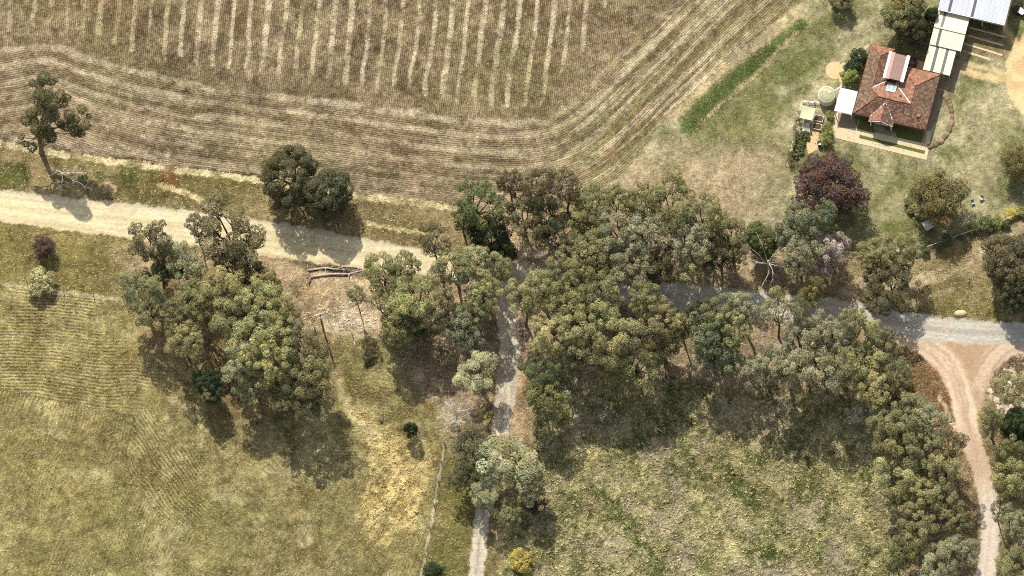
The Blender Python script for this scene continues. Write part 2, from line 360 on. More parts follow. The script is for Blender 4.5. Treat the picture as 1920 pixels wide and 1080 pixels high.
    # --- meadow, lower right
    mead = [(985, 700), (1100, 690), (1300, 703), (1480, 735), (1640, 745), (1700, 800), (1780, 905), (1800, 980), (1810, 1400), (930, 1400), (935, 1080), (955, 980), (990, 880), (1000, 800)]
    mm = smooth(-6, 8, sdist(QX, QY, mead))
    put(mm, (112, 112, 70), (168, 160, 114), smooth(0.15, 0.85, N(55, 71, 6, 0.72)))
    put(mm * smooth(0.45, 0.8, N(40, 72, 6, .7)) * 0.6, (122, 114, 70)); put(mm * smooth(0.52, 0.85, fbm(PX, PY, 50, 6, 73, .68, ang=0.9, stretch=2.5)) * 0.95, (84, 94, 46))
    put(mm * smooth(0.5, 0.8, N(16, 74, 5, .7)) * 0.55, (206, 192, 140)); put(mm * smooth(0.5, 0.85, N(60, 75, 6, .68)) * 0.75, (164, 150, 124))
    setp(mm, gr, 0.48); setp(mm, fleck, 0.18); setp(mm, relief, 0.20); reg[mm > 0.5] = 4
    # --- litter under the trees
    for poly, c, a in (([(560, 500), (700, 500), (720, 560), (715, 625), (600, 612), (560, 560)], (186, 164, 130), 0.75), ([(720, 560), (930, 520), (930, 700), (880, 830), (760, 690)], (144, 126, 100), 0.8),
                       ([(900, 400), (960, 370), (1020, 420), (1400, 440), (1600, 470), (1600, 560), (1300, 530), (960, 500)], (152, 132, 106), 0.75),
                       ([(965, 560), (1160, 560), (1660, 620), (1700, 720), (1300, 710), (970, 700)], (152, 132, 108), 0.75), ([(240, 430), (520, 480), (620, 560), (620, 720), (450, 800), (280, 660)], (128, 108, 78), 0.6),
                       ([(960, 600), (985, 640), (990, 760), (975, 830), (955, 800)], (176, 148, 116), 0.6), ([(1690, 780), (1850, 830), (1830, 1080), (1690, 1080)], (126, 106, 80), 0.6)):
        s = smooth(-22, 14, sdist(PX + wx * 2.5, PY + wy * 2.5, poly)) * a
        put(s, c, tuple(int(v * 1.28) for v in c), smooth(0.4, 0.75, N(26, 81, 5))); setp(s, fleck, 0.22)
    put(smooth(60, 20, np.hypot(PX - 650, (PY - 592) * 1.3)) * smooth(0.45, 0.62, N(14, 82, 5, .7)) * 0.9, (228, 214, 186)); put(smooth(26, 4, np.hypot(PX - 680, (PY - 605) * 1.4) + (N(16, 83, 4) - 0.5) * 46) * 0.85, (224, 206, 168))
    # --- verges of the gravel road
    road = curve([(-200, 360, 30), (0, 385, 30), (100, 397, 31), (200, 409, 32), (300, 421, 33), (400, 433, 34), (500, 447, 33), (600, 463, 31), (700, 478, 27), (800, 493, 25), (880, 506, 26), (960, 520, 28), (1040, 528, 26), (1120, 536, 25),
                  (1250, 553, 25), (1350, 564, 25), (1450, 574, 25), (1550, 585, 24), (1620, 594, 25), (1700, 610, 25), (1780, 620, 23), (1850, 623, 21), (1960, 625, 20), (2200, 628, 20)], 3)
    rd, rrun, rw = dist_line(PX + hx * 4, PY + (fbm(PX, PY, 12, 3, 91) - 0.5) * 7, road); above = PY < np.interp(PX, road[:, 0], road[:, 1])
    lowf = np.interp(PX, [-300, 0, 100, 250, 330, 480, 660, 860], [225, 264, 281, 303, 313, 332, 359, 384])
    vb = smooth(0, 60, 900 - PX) * above * smooth(-1, 4, PY - lowf)
    put(vb * 0.9, (112, 102, 60), (156, 138, 98), smooth(0.25, 0.75, N(60, 92, 6, .65))); put(vb * smooth(420, 560, PX) * 0.5, (146, 128, 92))
    put(vb * smooth(0.5, 0.75, N(30, 93)) * smooth(430, 250, PX) * 0.7, (86, 92, 44)); setp(vb, fleck, 0.12)
    straw_line = curve([(-100, 262), (0, 270), (100, 287), (180, 299), (255, 308), (330, 319), (450, 333), (560, 350), (660, 366), (760, 378), (860, 391)])
    q, rq, _ = dist_line(QXf, QYf, straw_line); put(smooth(7.5, 4, q) * (0.35 + 0.7 * smooth(0.3, 0.55, fbm(rq, q, 30, 3, 94))), (212, 196, 150))
    q, _, _ = dist_line(QXf, QYf, straw_line - np.array([0, 9])); put(smooth(3, 1, q) * 0.75 * smooth(600, 520, PX) * smooth(0.3, 0.6, N(22, 95)), (66, 54, 34))
    for pts, w, c in (([(300, 347), (345, 360), (385, 382), (425, 402)], 4.5, (222, 202, 152)), ([(692, 418), (740, 430), (800, 437)], 3.5, (214, 196, 144)), ([(190, 478), (215, 470), (250, 466)], 4, (206, 188, 146)), ([(205, 349), (211, 352)], 9, (206, 178, 140))):
        q, _, _ = dist_line(QXf, QYf, curve(pts)); put(smooth(w + 1.5, w - 1.5, q) * 0.85, c)
    put(smooth(26, 10, np.hypot(PX - 318, PY - 335) + (N(14, 96) - 0.5) * 20) * 0.55, (124, 72, 40))
    ls = smooth(0, 10, -(sdist(PX, PY, past))) * (~above) * smooth(760, 640, PX) * smooth(0, 10, rd - rw)
    put(ls * smooth(330, 200, PX) * 0.8, (118, 110, 58), (150, 136, 84), N(60, 97, 4)); put(ls * smooth(150, 300, PX) * smooth(0.35, 0.65, N(50, 98)) * 0.7, (188, 164, 132))
    st = smooth(-8, 10, sdist(QX, QY, [(832, 840), (880, 860), (892, 940), (880, 1080), (870, 1400), (790, 1400), (792, 1080), (812, 970)])); put(st * 0.8, (112, 108, 56), (152, 126, 90), smooth(0.4, 0.7, N(50, 99)))
    put(smooth(6, 1, dist_line(QXf, QYf, [(0, 533), (232, 563), (600, 617), (720, 635)])[0]) * 0.7, (206, 190, 146)); put(smooth(3.5, 1, dist_line(QXf, QYf, [(834, 835), (810, 970), (790, 1080)])[0]) * 0.75, (200, 186, 156))
    put(smooth(16, 5, dist_line(QXf, QYf, [(560, 490), (610, 500), (690, 514)])[0]) * 0.75, (92, 84, 60)); setp(smooth(16, 5, dist_line(QXf, QYf, [(560, 490), (610, 500), (690, 514)])[0]), relief, 0.3)  # dark band around the logs: road bank shade put into the ground colour
    # right of the stand
    rg = smooth(-6, 10, sdist(QX, QY, [(1580, 478), (1725, 473), (1815, 442), (1920, 398), (2300, 260), (2300, 610), (1920, 600), (1780, 592), (1640, 565), (1570, 545)]))
    put(rg * 0.85, (126, 114, 74), (154, 138, 98), smooth(0.3, 0.7, N(60, 101))); put(rg * smooth(0.35, 0.75, fbm(PX, PY, 34, 3, 102, ang=-0.32, stretch=6)) * 0.75, (198, 178, 142)); put(rg * smooth(540, 590, PY) * smooth(1700, 1760, PX) * 0.6, (112, 106, 54))
    # red scrub by the drive
    rb = smooth(-5, 6, sdist(QXf, QYf, [(1676, 652), (1722, 648), (1758, 672), (1778, 720), (1790, 790), (1800, 830), (1770, 815), (1700, 748)])); put(rb * 0.9, (140, 106, 78), (118, 100, 70), N(30, 103)); setp(rb, gr, 0.42)
    put(smooth(9, 3, dist_line(QXf, QYf, [(1712, 736), (1750, 775), (1786, 818)])[0]) * 0.85, (178, 124, 92)); put(smooth(6, 2, dist_line(QXf, QYf, [(1762, 745), (1778, 780), (1792, 810)])[0] + (N(10, 104) - 0.5) * 6) * 0.8, (224, 194, 158))
    lt = smooth(-10, 8, sdist(QX, QY, [(1870, 660), (1940, 640), (1940, 800), (1860, 770), (1845, 740)])); put(lt * 0.8, (110, 88, 68), (228, 208, 180), smooth(0.45, 0.62, N(18, 105, 5, 0.7)))
    # --- tracks and roads
    nt = smooth(13, 6, dist_line(QXf, QYf, curve([(915, 380), (935, 420), (955, 465), (965, 505)]))[0]); put(nt * 0.8, (190, 160, 130)); put(smooth(14, 4, dist_line(QX, QY, [(975, 470), (1010, 480), (1035, 490)])[0]) * 0.5, (214, 198, 176))
    side = curve([(958, 505, 22), (948, 545, 17), (950, 590, 19), (957, 640, 20), (952, 700, 20), (945, 760, 19), (938, 815, 16), (925, 870, 14), (912, 930, 13.5), (903, 980, 13.5), (897, 1040, 13.5), (892, 1090, 13.5), (880, 1300, 13)])
    sd, srun, sw_ = dist_line(QXf, QYf, side); smk = smooth(2.5, -2.5, sd - sw_)
    put(smk, (192, 182, 162), (220, 206, 180), smooth(0.35, 0.7, fbm(srun, sd, 40, 4, 110, stretch=2.5))); put(smk * smooth(3.5, 1, sd) * 0.45, (158, 146, 120)); put(smk * smooth(0.5, 0.8, fbm(srun, sd, 4, 3, 173, stretch=14)) * 0.4, (164, 152, 130)); put(smk * smooth(560, 760, PY) * (1 - smooth(780, 830, PY)) * smooth(0.45, 0.7, N(26, 111)) * 0.5, (168, 146, 124))
    setp(smk, gr, 0.18); setp(smk, fleck, 0.10); setp(smk, relief, 0.02); setp(smk, rowA, 0); reg[smk > 0.5] = 6
    drive = curve([(1690, 632, 14), (1735, 648, 20), (1768, 672, 23), (1792, 708, 23), (1806, 755, 22), (1816, 805, 20), (1832, 855, 18), (1847, 905, 17), (1855, 960, 17), (1856, 1010, 18), (1848, 1090, 17), (1840, 1300, 17)])
    arm = curve([(1905, 642, 22), (1868, 664, 20), (1843, 705, 15), (1826, 755, 9)])
    yk = smooth(-4, 4, sdist(QXf, QYf, [(1715, 636), (1900, 640), (1862, 700), (1838, 770), (1815, 790), (1780, 690)])); put(yk * 0.9, (188, 158, 128))
    dd, drun, dw = dist_line(QXf, QYf, drive); dk = smooth(3, -3, dd - dw); ad, arun, aw = dist_line(QXf, QYf, arm); ak = smooth(4, -3, ad - aw)
    put(ak, (210, 186, 158), (184, 160, 134), smooth(0.4, 0.7, fbm(arun, ad, 9, 3, 112, stretch=9))); put(dk, (224, 200, 170), (190, 164, 136), np.clip(smooth(0.35, 0.75, fbm(drun, dd, 6, 4, 113, stretch=18)) * 0.8 + 0.5 * smooth(4, 1, dd), 0, 1)); put(dk * smooth(760, 700, PY) * smooth(12, 20, dd) * 0.45, (212, 174, 138))
    put(dk * smooth(880, 960, PY) * 0.7, (216, 204, 188)); da = np.maximum(np.maximum(dk, ak), yk); setp(da, gr, 0.14); setp(da, fleck, 0.05); setp(da, relief, 0.015); setp(da, rowA, 0); reg[da > 0.5] = 7
    rk = smooth(2.5, -2.5, rd - rw); off = (PY - np.interp(PX, road[:, 0], road[:, 1]))
    east = smooth(820, 1250, PX)
    wheel = np.clip(smooth(0.35, 0.75, fbm(rrun, off, 5, 4, 114, stretch=26)) * 0.7 + 0.6 * np.maximum(smooth(5, 2, np.abs(off)), smooth(0.72, 0.9, np.abs(off) / np.maximum(rw, 1))), 0, 1)
    put(rk, (232, 216, 174), (206, 188, 146), wheel); put(rk * east, (208, 202, 188), (178, 172, 158), wheel); put(rk * smooth(0.4, 1.0, np.abs(off) / np.maximum(rw, 1)) * above * 0.55, (198, 190, 168)); put(rk * smooth(0.55, 0.8, N(30, 115)) * 0.4, (200, 182, 148))
    setp(rk, gr, 0.17); setp(rk, fleck, 0.04); setp(rk, relief, 0.012); setp(rk, rowA, 0); reg[rk > 0.5] = 5
    # farmyard drive
    yard = [(1925, 60), (1900, 85), (1888, 112), (1884, 150), (1893, 182), (1915, 212), (1960, 250), (2400, 260), (2400, 40)]
    yd = smooth(-4, 4, sdist(QXf, QYf, yard)); yd = np.maximum(yd, 0.8 * smooth(9, 3, dist_line(QXf, QYf, [(1792, 131), (1840, 141), (1895, 152)])[0])); yd = np.maximum(yd, 0.7 * smooth(8, 2, dist_line(QXf, QYf, [(1800, 118), (1850, 128), (1890, 140)])[0]))
    yd = np.maximum(yd, 0.75 * smooth(14, 2, dist_line(QX, QY, [(1885, 45), (1905, 75)])[0]))
    put(yd, (230, 202, 152), (212, 182, 132), smooth(0.35, 0.7, N(26, 121))); setp(yd, gr, 0.15); setp(yd, fleck, 0.06); reg[yd > 0.5] = 8
    bay = smooth(-3, 3, sdist(QXf, QYf, [(1815, 48), (1895, 66), (1888, 112), (1800, 100)])); put(bay * 0.6, (150, 128, 94))
    # heights
    Z = relief * 1.6 * (fbm(PX, PY, 9, 3, 131, 0.6) - 0.5) + relief * 1.2 * (fbm(PX, PY, 26, 2, 132) - 0.5)
    Z -= np.maximum(rk, smk) * 0.04
    border = np.minimum.reduce([X - x0, x1 - X, Y - y0, y1 - Y]); Z *= smooth(0, 2, border)
    soft = 1 - np.clip(np.maximum(np.maximum(rk, smk), np.maximum(da, yd)), 0, 1); C = C * (1 + soft * (0.95 * (fbm(PX, PY, 13, 5, 171, .85) - 0.5) + 0.35 * (fbm(PX, PY, 70, 4, 172, .7) - 0.5)))[:, None]
    C = np.clip(C, .01, .9)
    # --- cut into objects
    i = np.arange((nx - 1) * (ny - 1)); r, c = i // (nx - 1), i % (nx - 1); a = r * nx + c
    F = np.stack([a, a + 1, a + 1 + nx, a + nx], 1); fr = reg[F[:, 0]]
    V = np.stack([X, Y, Z], 1); flow = np.stack([fu, fv, np.zeros(len(X))], 1); par = np.stack([rowA, gr, fleck], 1)
    gm = ground_material()
    names = {0: ('ground', 'dry grassy verge and leaf litter between the roads and paddocks', 'ground'), 1: ('ploughed_field', 'brown ploughed field with pale straw stripes', 'field'), 2: ('lawn', 'patchy dry lawn around the tiled house', 'lawn'),
             3: ('pasture', 'olive yellow mown paddock in the lower left', 'pasture'), 4: ('meadow', 'rough yellow green paddock south of the tree stand', 'meadow'), 5: ('gravel_road', 'cream gravel road crossing the whole picture', 'road'),
             6: ('side_road', 'narrow grey gravel road leading south from the junction', 'road'), 7: ('dirt_driveway', 'reddish dirt driveway with a forked entrance', 'driveway'), 8: ('farmyard_driveway', 'sandy yard drive beside the long carport', 'driveway')}
    for k, (nm, lab, cat) in names.items():
        f = F[fr == k]
        if not len(f): continue
        used, inv = np.unique(f, return_inverse=True)
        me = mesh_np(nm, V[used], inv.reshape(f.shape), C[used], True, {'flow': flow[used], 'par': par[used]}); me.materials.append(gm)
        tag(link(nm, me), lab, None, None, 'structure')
    global LANDGRID; LANDGRID = (straw, x0, y0, step, nx, ny, C, reg, Z, tm, np.maximum(np.maximum(rk, smk), np.maximum(da, yd)))
    # country beyond the survey, as far as the horizon
    B = 6000.0; o = [(-B, -B), (B, -B), (B, B), (-B, B)]; q = [(x0, y0), (xs[-1], y0), (xs[-1], ys[-1]), (x0, ys[-1])]
    v = [(*p, 0) for p in o + q]; f = [(0, 1, 5, 4), (1, 2, 6, 5), (2, 3, 7, 6), (3, 0, 4, 7)]
    me = mesh_np('far_ground', v, f, np.tile(lin((150, 134, 92), kk), (8, 1)), False, {'flow': np.array(v) / 0.5, 'par': np.tile((0, 0.35, 0.15), (8, 1))}); me.materials.append(gm)
    tag(link('far_ground', me), 'dry open paddocks beyond the survey', None, None, 'structure')
LAND = make_land()

# grass tufts standing on the paddocks, verges and lawn
def tufts():
    straw, x0, y0, st, nx, ny, C, reg, Z, tall, hard = LANDGRID; gm = bpy.data.materials.new('grass_blades'); n, l = nodes(gm); b = n['Principled BSDF']; b.inputs['Roughness'].default_value = .9; b.inputs['Specular IOR Level'].default_value = .05
    at = n.new('ShaderNodeAttribute'); at.attribute_name = 'Col'; l.new(at.outputs['Color'], b.inputs['Base Color'])
    rng = np.random.RandomState(77); hard = hard.reshape(ny, nx)
    for k, cnt, ln, name, lab in ((3, 42000, .18, 'pasture_grass', 'short dry grass of the left paddock'), (4, 34000, .28, 'meadow_grass', 'rough tussocky grass of the meadow'), (0, 42000, .22, 'verge_grass', 'dry grass of the verges and tree floor'), (2, 30000, .15, 'lawn_grass', 'short patchy grass of the lawn'), (1, 36000, .17, 'straw', 'loose straw lying in rows on the ploughed field')):
        ids = np.flatnonzero((reg == k) & ((straw > .4) if k == 1 else True)); i = ids[rng.randint(0, len(ids), cnt)]; keep = hard.ravel()[i] < .1; i = i[keep]; m = len(i)
        px = x0 + (i % nx) * st + rng.uniform(-.1, .1, m); py = y0 + (i // nx) * st + rng.uniform(-.1, .1, m); L = ln * rng.uniform(.6, 1.5, m) * (1 + .5 * tall[i]); c = C[i] * rng.uniform(.8, 1.6, m)[:, None]; s = rng.rand(m) < .22; c[s] = c[s] * .4 + lin((214, 198, 150)) * .5
        V = []; cc = []
        for j in range(2):
            a = rng.uniform(0, 6.283, m); dx, dy = np.cos(a), np.sin(a); w = L * rng.uniform(.22, .4, m); z = Z[i] - .02
            V.append(np.stack([np.stack([px - dy * w, py + dx * w, z], 1), np.stack([px + dy * w, py - dx * w, z], 1), np.stack([px + dx * L, py + dy * L, z + L * rng.uniform(.4, .9, m)], 1)], 1)); cc.append(np.repeat(c, 3, axis=0))
        v = np.concatenate(V).reshape(-1, 3); me = mesh_np(name, v, np.arange(len(v)).reshape(-1, 3), np.clip(np.concatenate(cc), 0, .9)); me.materials.append(gm); tag(link(name, me), lab, 'grass', None, 'stuff')
tufts()

def litter():
    rng = np.random.RandomState(5); n = 130; m = bpy.data.materials.new('bark_strips'); q, l = nodes(m); q['Principled BSDF'].inputs['Base Color'].default_value = (.56, .50, .41, 1); q['Principled BSDF'].inputs['Roughness'].default_value = .9; V = []
    for k in range(n):
        p = G(rng.normal(648, 38), rng.normal(592, 20)); a = rng.uniform(0, 6.28); L = rng.uniform(.08, .3); w = rng.uniform(.03, .07); d = Vector((math.cos(a), math.sin(a), 0)); e = Vector((-d.y, d.x, 0)); z = Vector((0, 0, rng.uniform(.05, .14)))
        V += [p + z - d * L - e * w, p + z + d * L - e * w, p + z * 1.3 + d * L + e * w, p + z * 1.3 - d * L + e * w]
    me = mesh_np('bark_litter', [tuple(v) for v in V], np.arange(4 * n).reshape(-1, 4)); me.materials.append(m); tag(link('bark_litter', me), 'pale strips of fallen bark on the bare ground by the power pole', 'litter', None, 'stuff')
litter()

# ------------------------------------------------------------------ trees
LEAF = leaf_material('foliage')
BARK = material('bark', lin((96, 84, 70)), 0.9, 0.1, 0.35, 4.0, 0.02, use_col=True)
DEAD = material('dead_wood', lin((214, 206, 192)), 0.85, 0.1, 0.2, 3.0, 0.01)
def leaves(rng, cen, rad, n, size, up=0.45, zlo=-0.35, flat=0.8, tintv=0.16, leafv=0.26, tints=None):
    """leaf blades set over the tops and sides of foliage clumps"""
    cen = np.asarray(cen, float); rad = np.asarray(rad, float); k = len(cen)
    cnt = np.maximum(12, (n * (rad / rad.mean()) ** 2)).astype(int); idx = np.repeat(np.arange(k), cnt); m = len(idx)
    z = rng.uniform(zlo, 1, m); a = rng.uniform(0, 2 * np.pi, m); s = np.sqrt(1 - z * z)
    dr = np.stack([s * np.cos(a), s * np.sin(a), z], 1)
    lump = 0.80 + 0.28 * rng.rand(k, 7)[idx, (np.floor((a / (2 * np.pi)) * 6) + (z > 0.55) * 1).astype(int) % 7]
    p = cen[idx] + dr * (rad[idx] * lump * rng.uniform(0.55, 1.05, m) ** 0.6)[:, None] * np.array([1, 1, flat])
    nrm = dr * 0.9 + rng.normal(0, 0.42, (m, 3)) + np.array([0, 0, up]); nrm /= np.linalg.norm(nrm, axis=1)[:, None]
    t = np.cross(nrm, rng.normal(0, 1, (m, 3))); t /= np.linalg.norm(t, axis=1)[:, None]; b = np.cross(nrm, t)
    L = (size * rng.uniform(0.7, 1.35, m))[:, None]; Wd = L * rng.uniform(0.28, 0.5, m)[:, None]
    v = np.stack([p - t * L, p - b * Wd, p + t * L, p + b * Wd], 1).reshape(-1, 3)
    f = np.arange(m * 4).reshape(-1, 4)
    g = (1 + rng.normal(0, tintv, k))[idx] * (1 + rng.normal(0, leafv, m)); hue = rng.normal(0, 0.045, k)[idx] + rng.normal(0, 0.04, m)
    c = np.clip(np.stack([g * (1 + hue), g, g * (1 - 0.9 * hue)], 1), 0.25, 1.9)
    if tints is not None: c = c * np.asarray(tints)[idx]
    return v, f, np.repeat(c, 4, axis=0)
def grow(mb, rng, base, fork, cen, rad, r0, limbs=6, bark=(1, 1, 1)):
    """trunk, main limbs and the twigs that carry each clump"""
    base, fork = Vector(base), Vector(fork); mid = base.lerp(fork, 0.5) + Vector((rng.normal(0, .25), rng.normal(0, .25), 0))
    mb.tube([base - Vector((0, 0, .25)), base + Vector((0, 0, .35)), mid, fork], [r0 * 1.5, r0, r0 * .85, r0 * .68], 7, bark)
    cen = [Vector(c) for c in cen]
    order = sorted(range(len(cen)), key=lambda i: math.atan2(cen[i].y - fork.y, cen[i].x - fork.x) + rng.uniform(-.2, .2))
    groups = [order[int(len(order) * g / limbs):int(len(order) * (g + 1) / limbs)] for g in range(limbs)]
    for gidx in groups:
        if not gidx: continue
        ctr = sum((cen[i] for i in gidx), Vector()) / len(gidx); st = base.lerp(fork, rng.uniform(.72, 1.0)); node = st.lerp(ctr, .62); node.z -= .5
        kn = st.lerp(node, .5) + Vector((rng.normal(0, .3), rng.normal(0, .3), rng.uniform(-.3, .4)))
        mb.tube([st, kn, node], [r0 * .55, r0 * .42, r0 * .3], 5, bark)
        for i in gidx:
            c = cen[i] - Vector((0, 0, rad[i] * .2)); q = node.lerp(c, .5) + Vector((rng.normal(0, .2), rng.normal(0, .2), -.25)); mb.tube([node, q, c], [r0 * .26, r0 * .16, r0 * .07], 4, bark)
def scatter(rng, n, R, Hh, cz, gap, shell=0.35, lower=-0.75):
    """clump centres through a crown, no two closer than gap"""
    out = []; tries = 0
    lob = rng.uniform(0.62, 1.18, 9)
    while len(out) < n and tries < 6000:
        tries += 1; d = rng.normal(0, 1, 3); d /= np.linalg.norm(d)
        if d[2] < lower: continue
        q = (d + 0) * (shell + (1 - shell) * rng.rand()) ** 0.5
        w = lob[int((math.atan2(d[1], d[0]) + math.pi) / (2 * math.pi) * 8.99)]
        p = np.array([q[0] * R * w, q[1] * R * w, cz + q[2] * Hh])
        if all(np.linalg.norm((p - o) * (1, 1, .8)) > gap for o in out): out.append(p)
    return np.array(out)
PROTO = {}
def proto(kind, i):
    """one of the tree forms, made once: (trunk mesh, crown mesh, radius, height, crown middle)"""
    key = (kind, i)
    if key in PROTO: return PROTO[key]
    rng = np.random.RandomState(hash(kind) % 1 + i * 13 + sum(map(ord, kind)) * 7)
    mb = MB(); bark = (1, 1, 1); tints = None
    if kind == 'gum':                                      # tall, open, tufted eucalypt
        R, H, cz, Hh = 4.0, 18.0, 11.8, 5.4; fam = i % 3; cs = (1.0, .82, 1.16)[fam]
        cen = scatter(rng, (38, 54, 29)[fam], R - .35, Hh, cz, 1.18 * cs, .3, -.55); rad = rng.uniform(.5, 1.04, len(cen)) * cs
        v, f, c = leaves(rng, cen, rad, (180, 125, 235)[fam], .148, zlo=-.2); grow(mb, rng, (rng.normal(0, .3), rng.normal(0, .3), 0), (rng.normal(0, .4), rng.normal(0, .4), 8.2), cen, rad, .27, 7, ((1, 1, 1), (1.5, 1.45, 1.35), (1.2, 1.15, 1.1))[fam])
    elif kind == 'fine':                                   # soft, finely leaved crown with gaps
        R, H, cz, Hh = 4.0, 16.0, 10.8, 4.4
        cen = scatter(rng, 54, R - .45, Hh, cz, .96, .15, -.8); rad = rng.uniform(.5, .95, len(cen))
        v, f, c = leaves(rng, cen, rad, 165, .145, zlo=-.6, up=.3); grow(mb, rng, (0, 0, 0), (rng.normal(0, .4), rng.normal(0, .4), 7), cen, rad, .24, 7)
    elif kind == 'sparse':                                 # few plates of leaves on long limbs
        R, H, cz, Hh = 4.0, 17.0, 12.6, 3.6
        cen = scatter(rng, 24, R - .5, Hh, cz, 1.25, .5, -.6); rad = rng.uniform(.6, 1.05, len(cen))
        v, f, c = leaves(rng, cen, rad, 150, .16, flat=.65); grow(mb, rng, (0, 0, 0), (rng.normal(0, .3), rng.normal(0, .3), 7), cen, rad, .25, 6)
    elif kind == 'dense':                                  # thick dark crown like a cauliflower
        R, H, cz, Hh = 4.0, 10.0, 5.6, 4.0
        cen = scatter(rng, 70, R - .5, Hh, cz, .95, .6, -.75); rad = rng.uniform(.6, 1.0, len(cen))
        v, f, c = leaves(rng, cen, rad, 290, .14, zlo=-.5, leafv=.2, tintv=.12); grow(mb, rng, (0, 0, 0), (0, 0, 3), cen, rad, .3, 7)
    elif kind == 'decid':                                  # round garden tree, fine twigs and small leaves
        R, H, cz, Hh = 4.0, 9.0, 5.4, 3.2
        cen = scatter(rng, 104, R - .35, Hh, cz, .74, .15, -.8); rad = rng.uniform(.5, .85, len(cen))
        tints = np.ones((len(cen), 3))
        if i == 1: tints = np.array([[(1.02, .82, .82), (1.05, 1.02, .75), (.92, 1.05, .65), (.95, .95, .85)][k] for k in rng.randint(0, 4, len(cen))])
        if i == 0: tints = np.array([[(1, 1, 1), (1.12, .95, .95), (.88, .98, .9)][k] for k in rng.randint(0, 3, len(cen))])
        v, f, c = leaves(rng, cen, rad, 170, .125, zlo=-.7, up=.3, leafv=.2, tints=tints); grow(mb, rng, (0, 0, 0), (0, 0, 2.4), cen, rad, .2, 8)
    elif kind == 'shrub':                                  # leafy to the ground
        R, H, cz, Hh = 1.5, 2.4, 1.2, 1.15
        cen = scatter(rng, 26, R - .25, Hh - .2, cz, .5, .5, -.6); rad = rng.uniform(.3, .48, len(cen))
        v, f, c = leaves(rng, cen, rad, 190, .085, zlo=-.6); grow(mb, rng, (0, 0, 0), (0, 0, .5), cen, rad, .06, 5)
    elif kind == 'twiggy':                                 # open shrub with pale twigs showing
        R, H, cz, Hh = 2.0, 3.2, 1.7, 1.4
        cen = scatter(rng, 34, R - .2, Hh, cz, .55, .5, -.4); rad = rng.uniform(.28, .45, len(cen)); bark = (2.2, 2.15, 2.0)
        v, f, c = leaves(rng, cen, rad, 60, .075, zlo=-.4, up=.1); grow(mb, rng, (0, 0, 0), (0, 0, .4), cen, rad, .09, 9, bark)
    me = mesh_np('crown', v, f, c); me.materials.append(LEAF); tm = mb.mesh('trunk', BARK, True)
    PROTO[key] = (tm, me, R, H, cz); return PROTO[key]
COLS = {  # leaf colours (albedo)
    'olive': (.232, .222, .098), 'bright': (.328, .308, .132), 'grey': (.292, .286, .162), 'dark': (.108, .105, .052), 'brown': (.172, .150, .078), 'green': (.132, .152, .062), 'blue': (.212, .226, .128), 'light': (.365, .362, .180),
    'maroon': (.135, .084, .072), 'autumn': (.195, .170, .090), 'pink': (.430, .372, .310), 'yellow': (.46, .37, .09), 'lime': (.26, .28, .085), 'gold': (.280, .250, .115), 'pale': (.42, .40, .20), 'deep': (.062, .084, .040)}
rt = random.Random(11)
COUNT = {}
def plant(px, py, r, h, kind, colr, label, name='gum_tree', cat='tree', group=None, var=None, rot=None):
    """a tree whose crown middle is seen at (px,py), crown radius r survey pixels, height h metres"""
    COUNT[kind] = COUNT.get(kind, 0) + 1
    nv = {'gum': 9, 'fine': 5, 'sparse': 3, 'dense': 4, 'decid': 1, 'shrub': 3, 'twiggy': 1}[kind]
    tm, cm, R, H, cz = proto(kind, var if var is not None else COUNT[kind] % nv)
    sr = r / PPM / R * (1.17 if kind in ('gum', 'dense', 'decid', 'fine') else 1.25 if kind == 'shrub' else 1.0); sz = h / H; p = G(px, py, cz * sz)
    o = thing(name, (p.x, p.y, 0), label, cat, group, rot if rot is not None else rt.uniform(0, 6.28)); o.scale = (sr, sr, sz)
    t = link('trunk', tm, o); c = link('crown', cm, o)
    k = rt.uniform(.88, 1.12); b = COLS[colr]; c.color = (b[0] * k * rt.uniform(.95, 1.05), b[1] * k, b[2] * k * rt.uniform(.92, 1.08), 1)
    return o
def bare(px, py, r, h, label, seed, n=26, droop=0.0, name='dead_tree', thick=.16, lean=(0, 0), depth=2, cz=.6, col=None):
    """leafless bleached tree"""
    rng = np.random.RandomState(seed); mb = MB(); p = G(px, py, h * cz); R = r / PPM
    o = thing(name, (p.x, p.y, 0), label, 'dead tree'); top = Vector((lean[0], lean[1], h * .55))
    tb = MB(); tb.tube([(0, 0, -.2), (lean[0] * .3, lean[1] * .3, h * .25), top], [thick * 1.3, thick, thick * .8], 7); tb.build('trunk', DEAD if col is None else col, o, True)
    for i in range(n):
        a = i * 2.39996 + rng.uniform(-.3, .3); L = R * rng.uniform(.6, 1.05); st = Vector((0, 0, 0)).lerp(top, rng.uniform(.6, 1)); e = Vector((math.cos(a) * L, math.sin(a) * L, h * rng.uniform(.45, 1.0) - droop))
        m = st.lerp(e, .45) + Vector((rng.normal(0, .25), rng.normal(0, .25), rng.uniform(-.2, .5))); b = MB(); b.tube([st, m, e], [thick * .42, thick * .26, thick * .1], 5)
        for j in range(depth * 2):
            s2 = m.lerp(e, rng.uniform(0, .8)); e2 = s2 + (e - st).normalized() * L * rng.uniform(.2, .4) + Vector((rng.normal(0, .4), rng.normal(0, .4), rng.normal(0, .4))); b.tube([s2, s2.lerp(e2, .5) + Vector((rng.normal(0, .1), rng.normal(0, .1), 0)), e2], [thick * .2, thick * .13, thick * .06], 4)
        b.build('branch', DEAD if col is None else col, o, True)
    return o

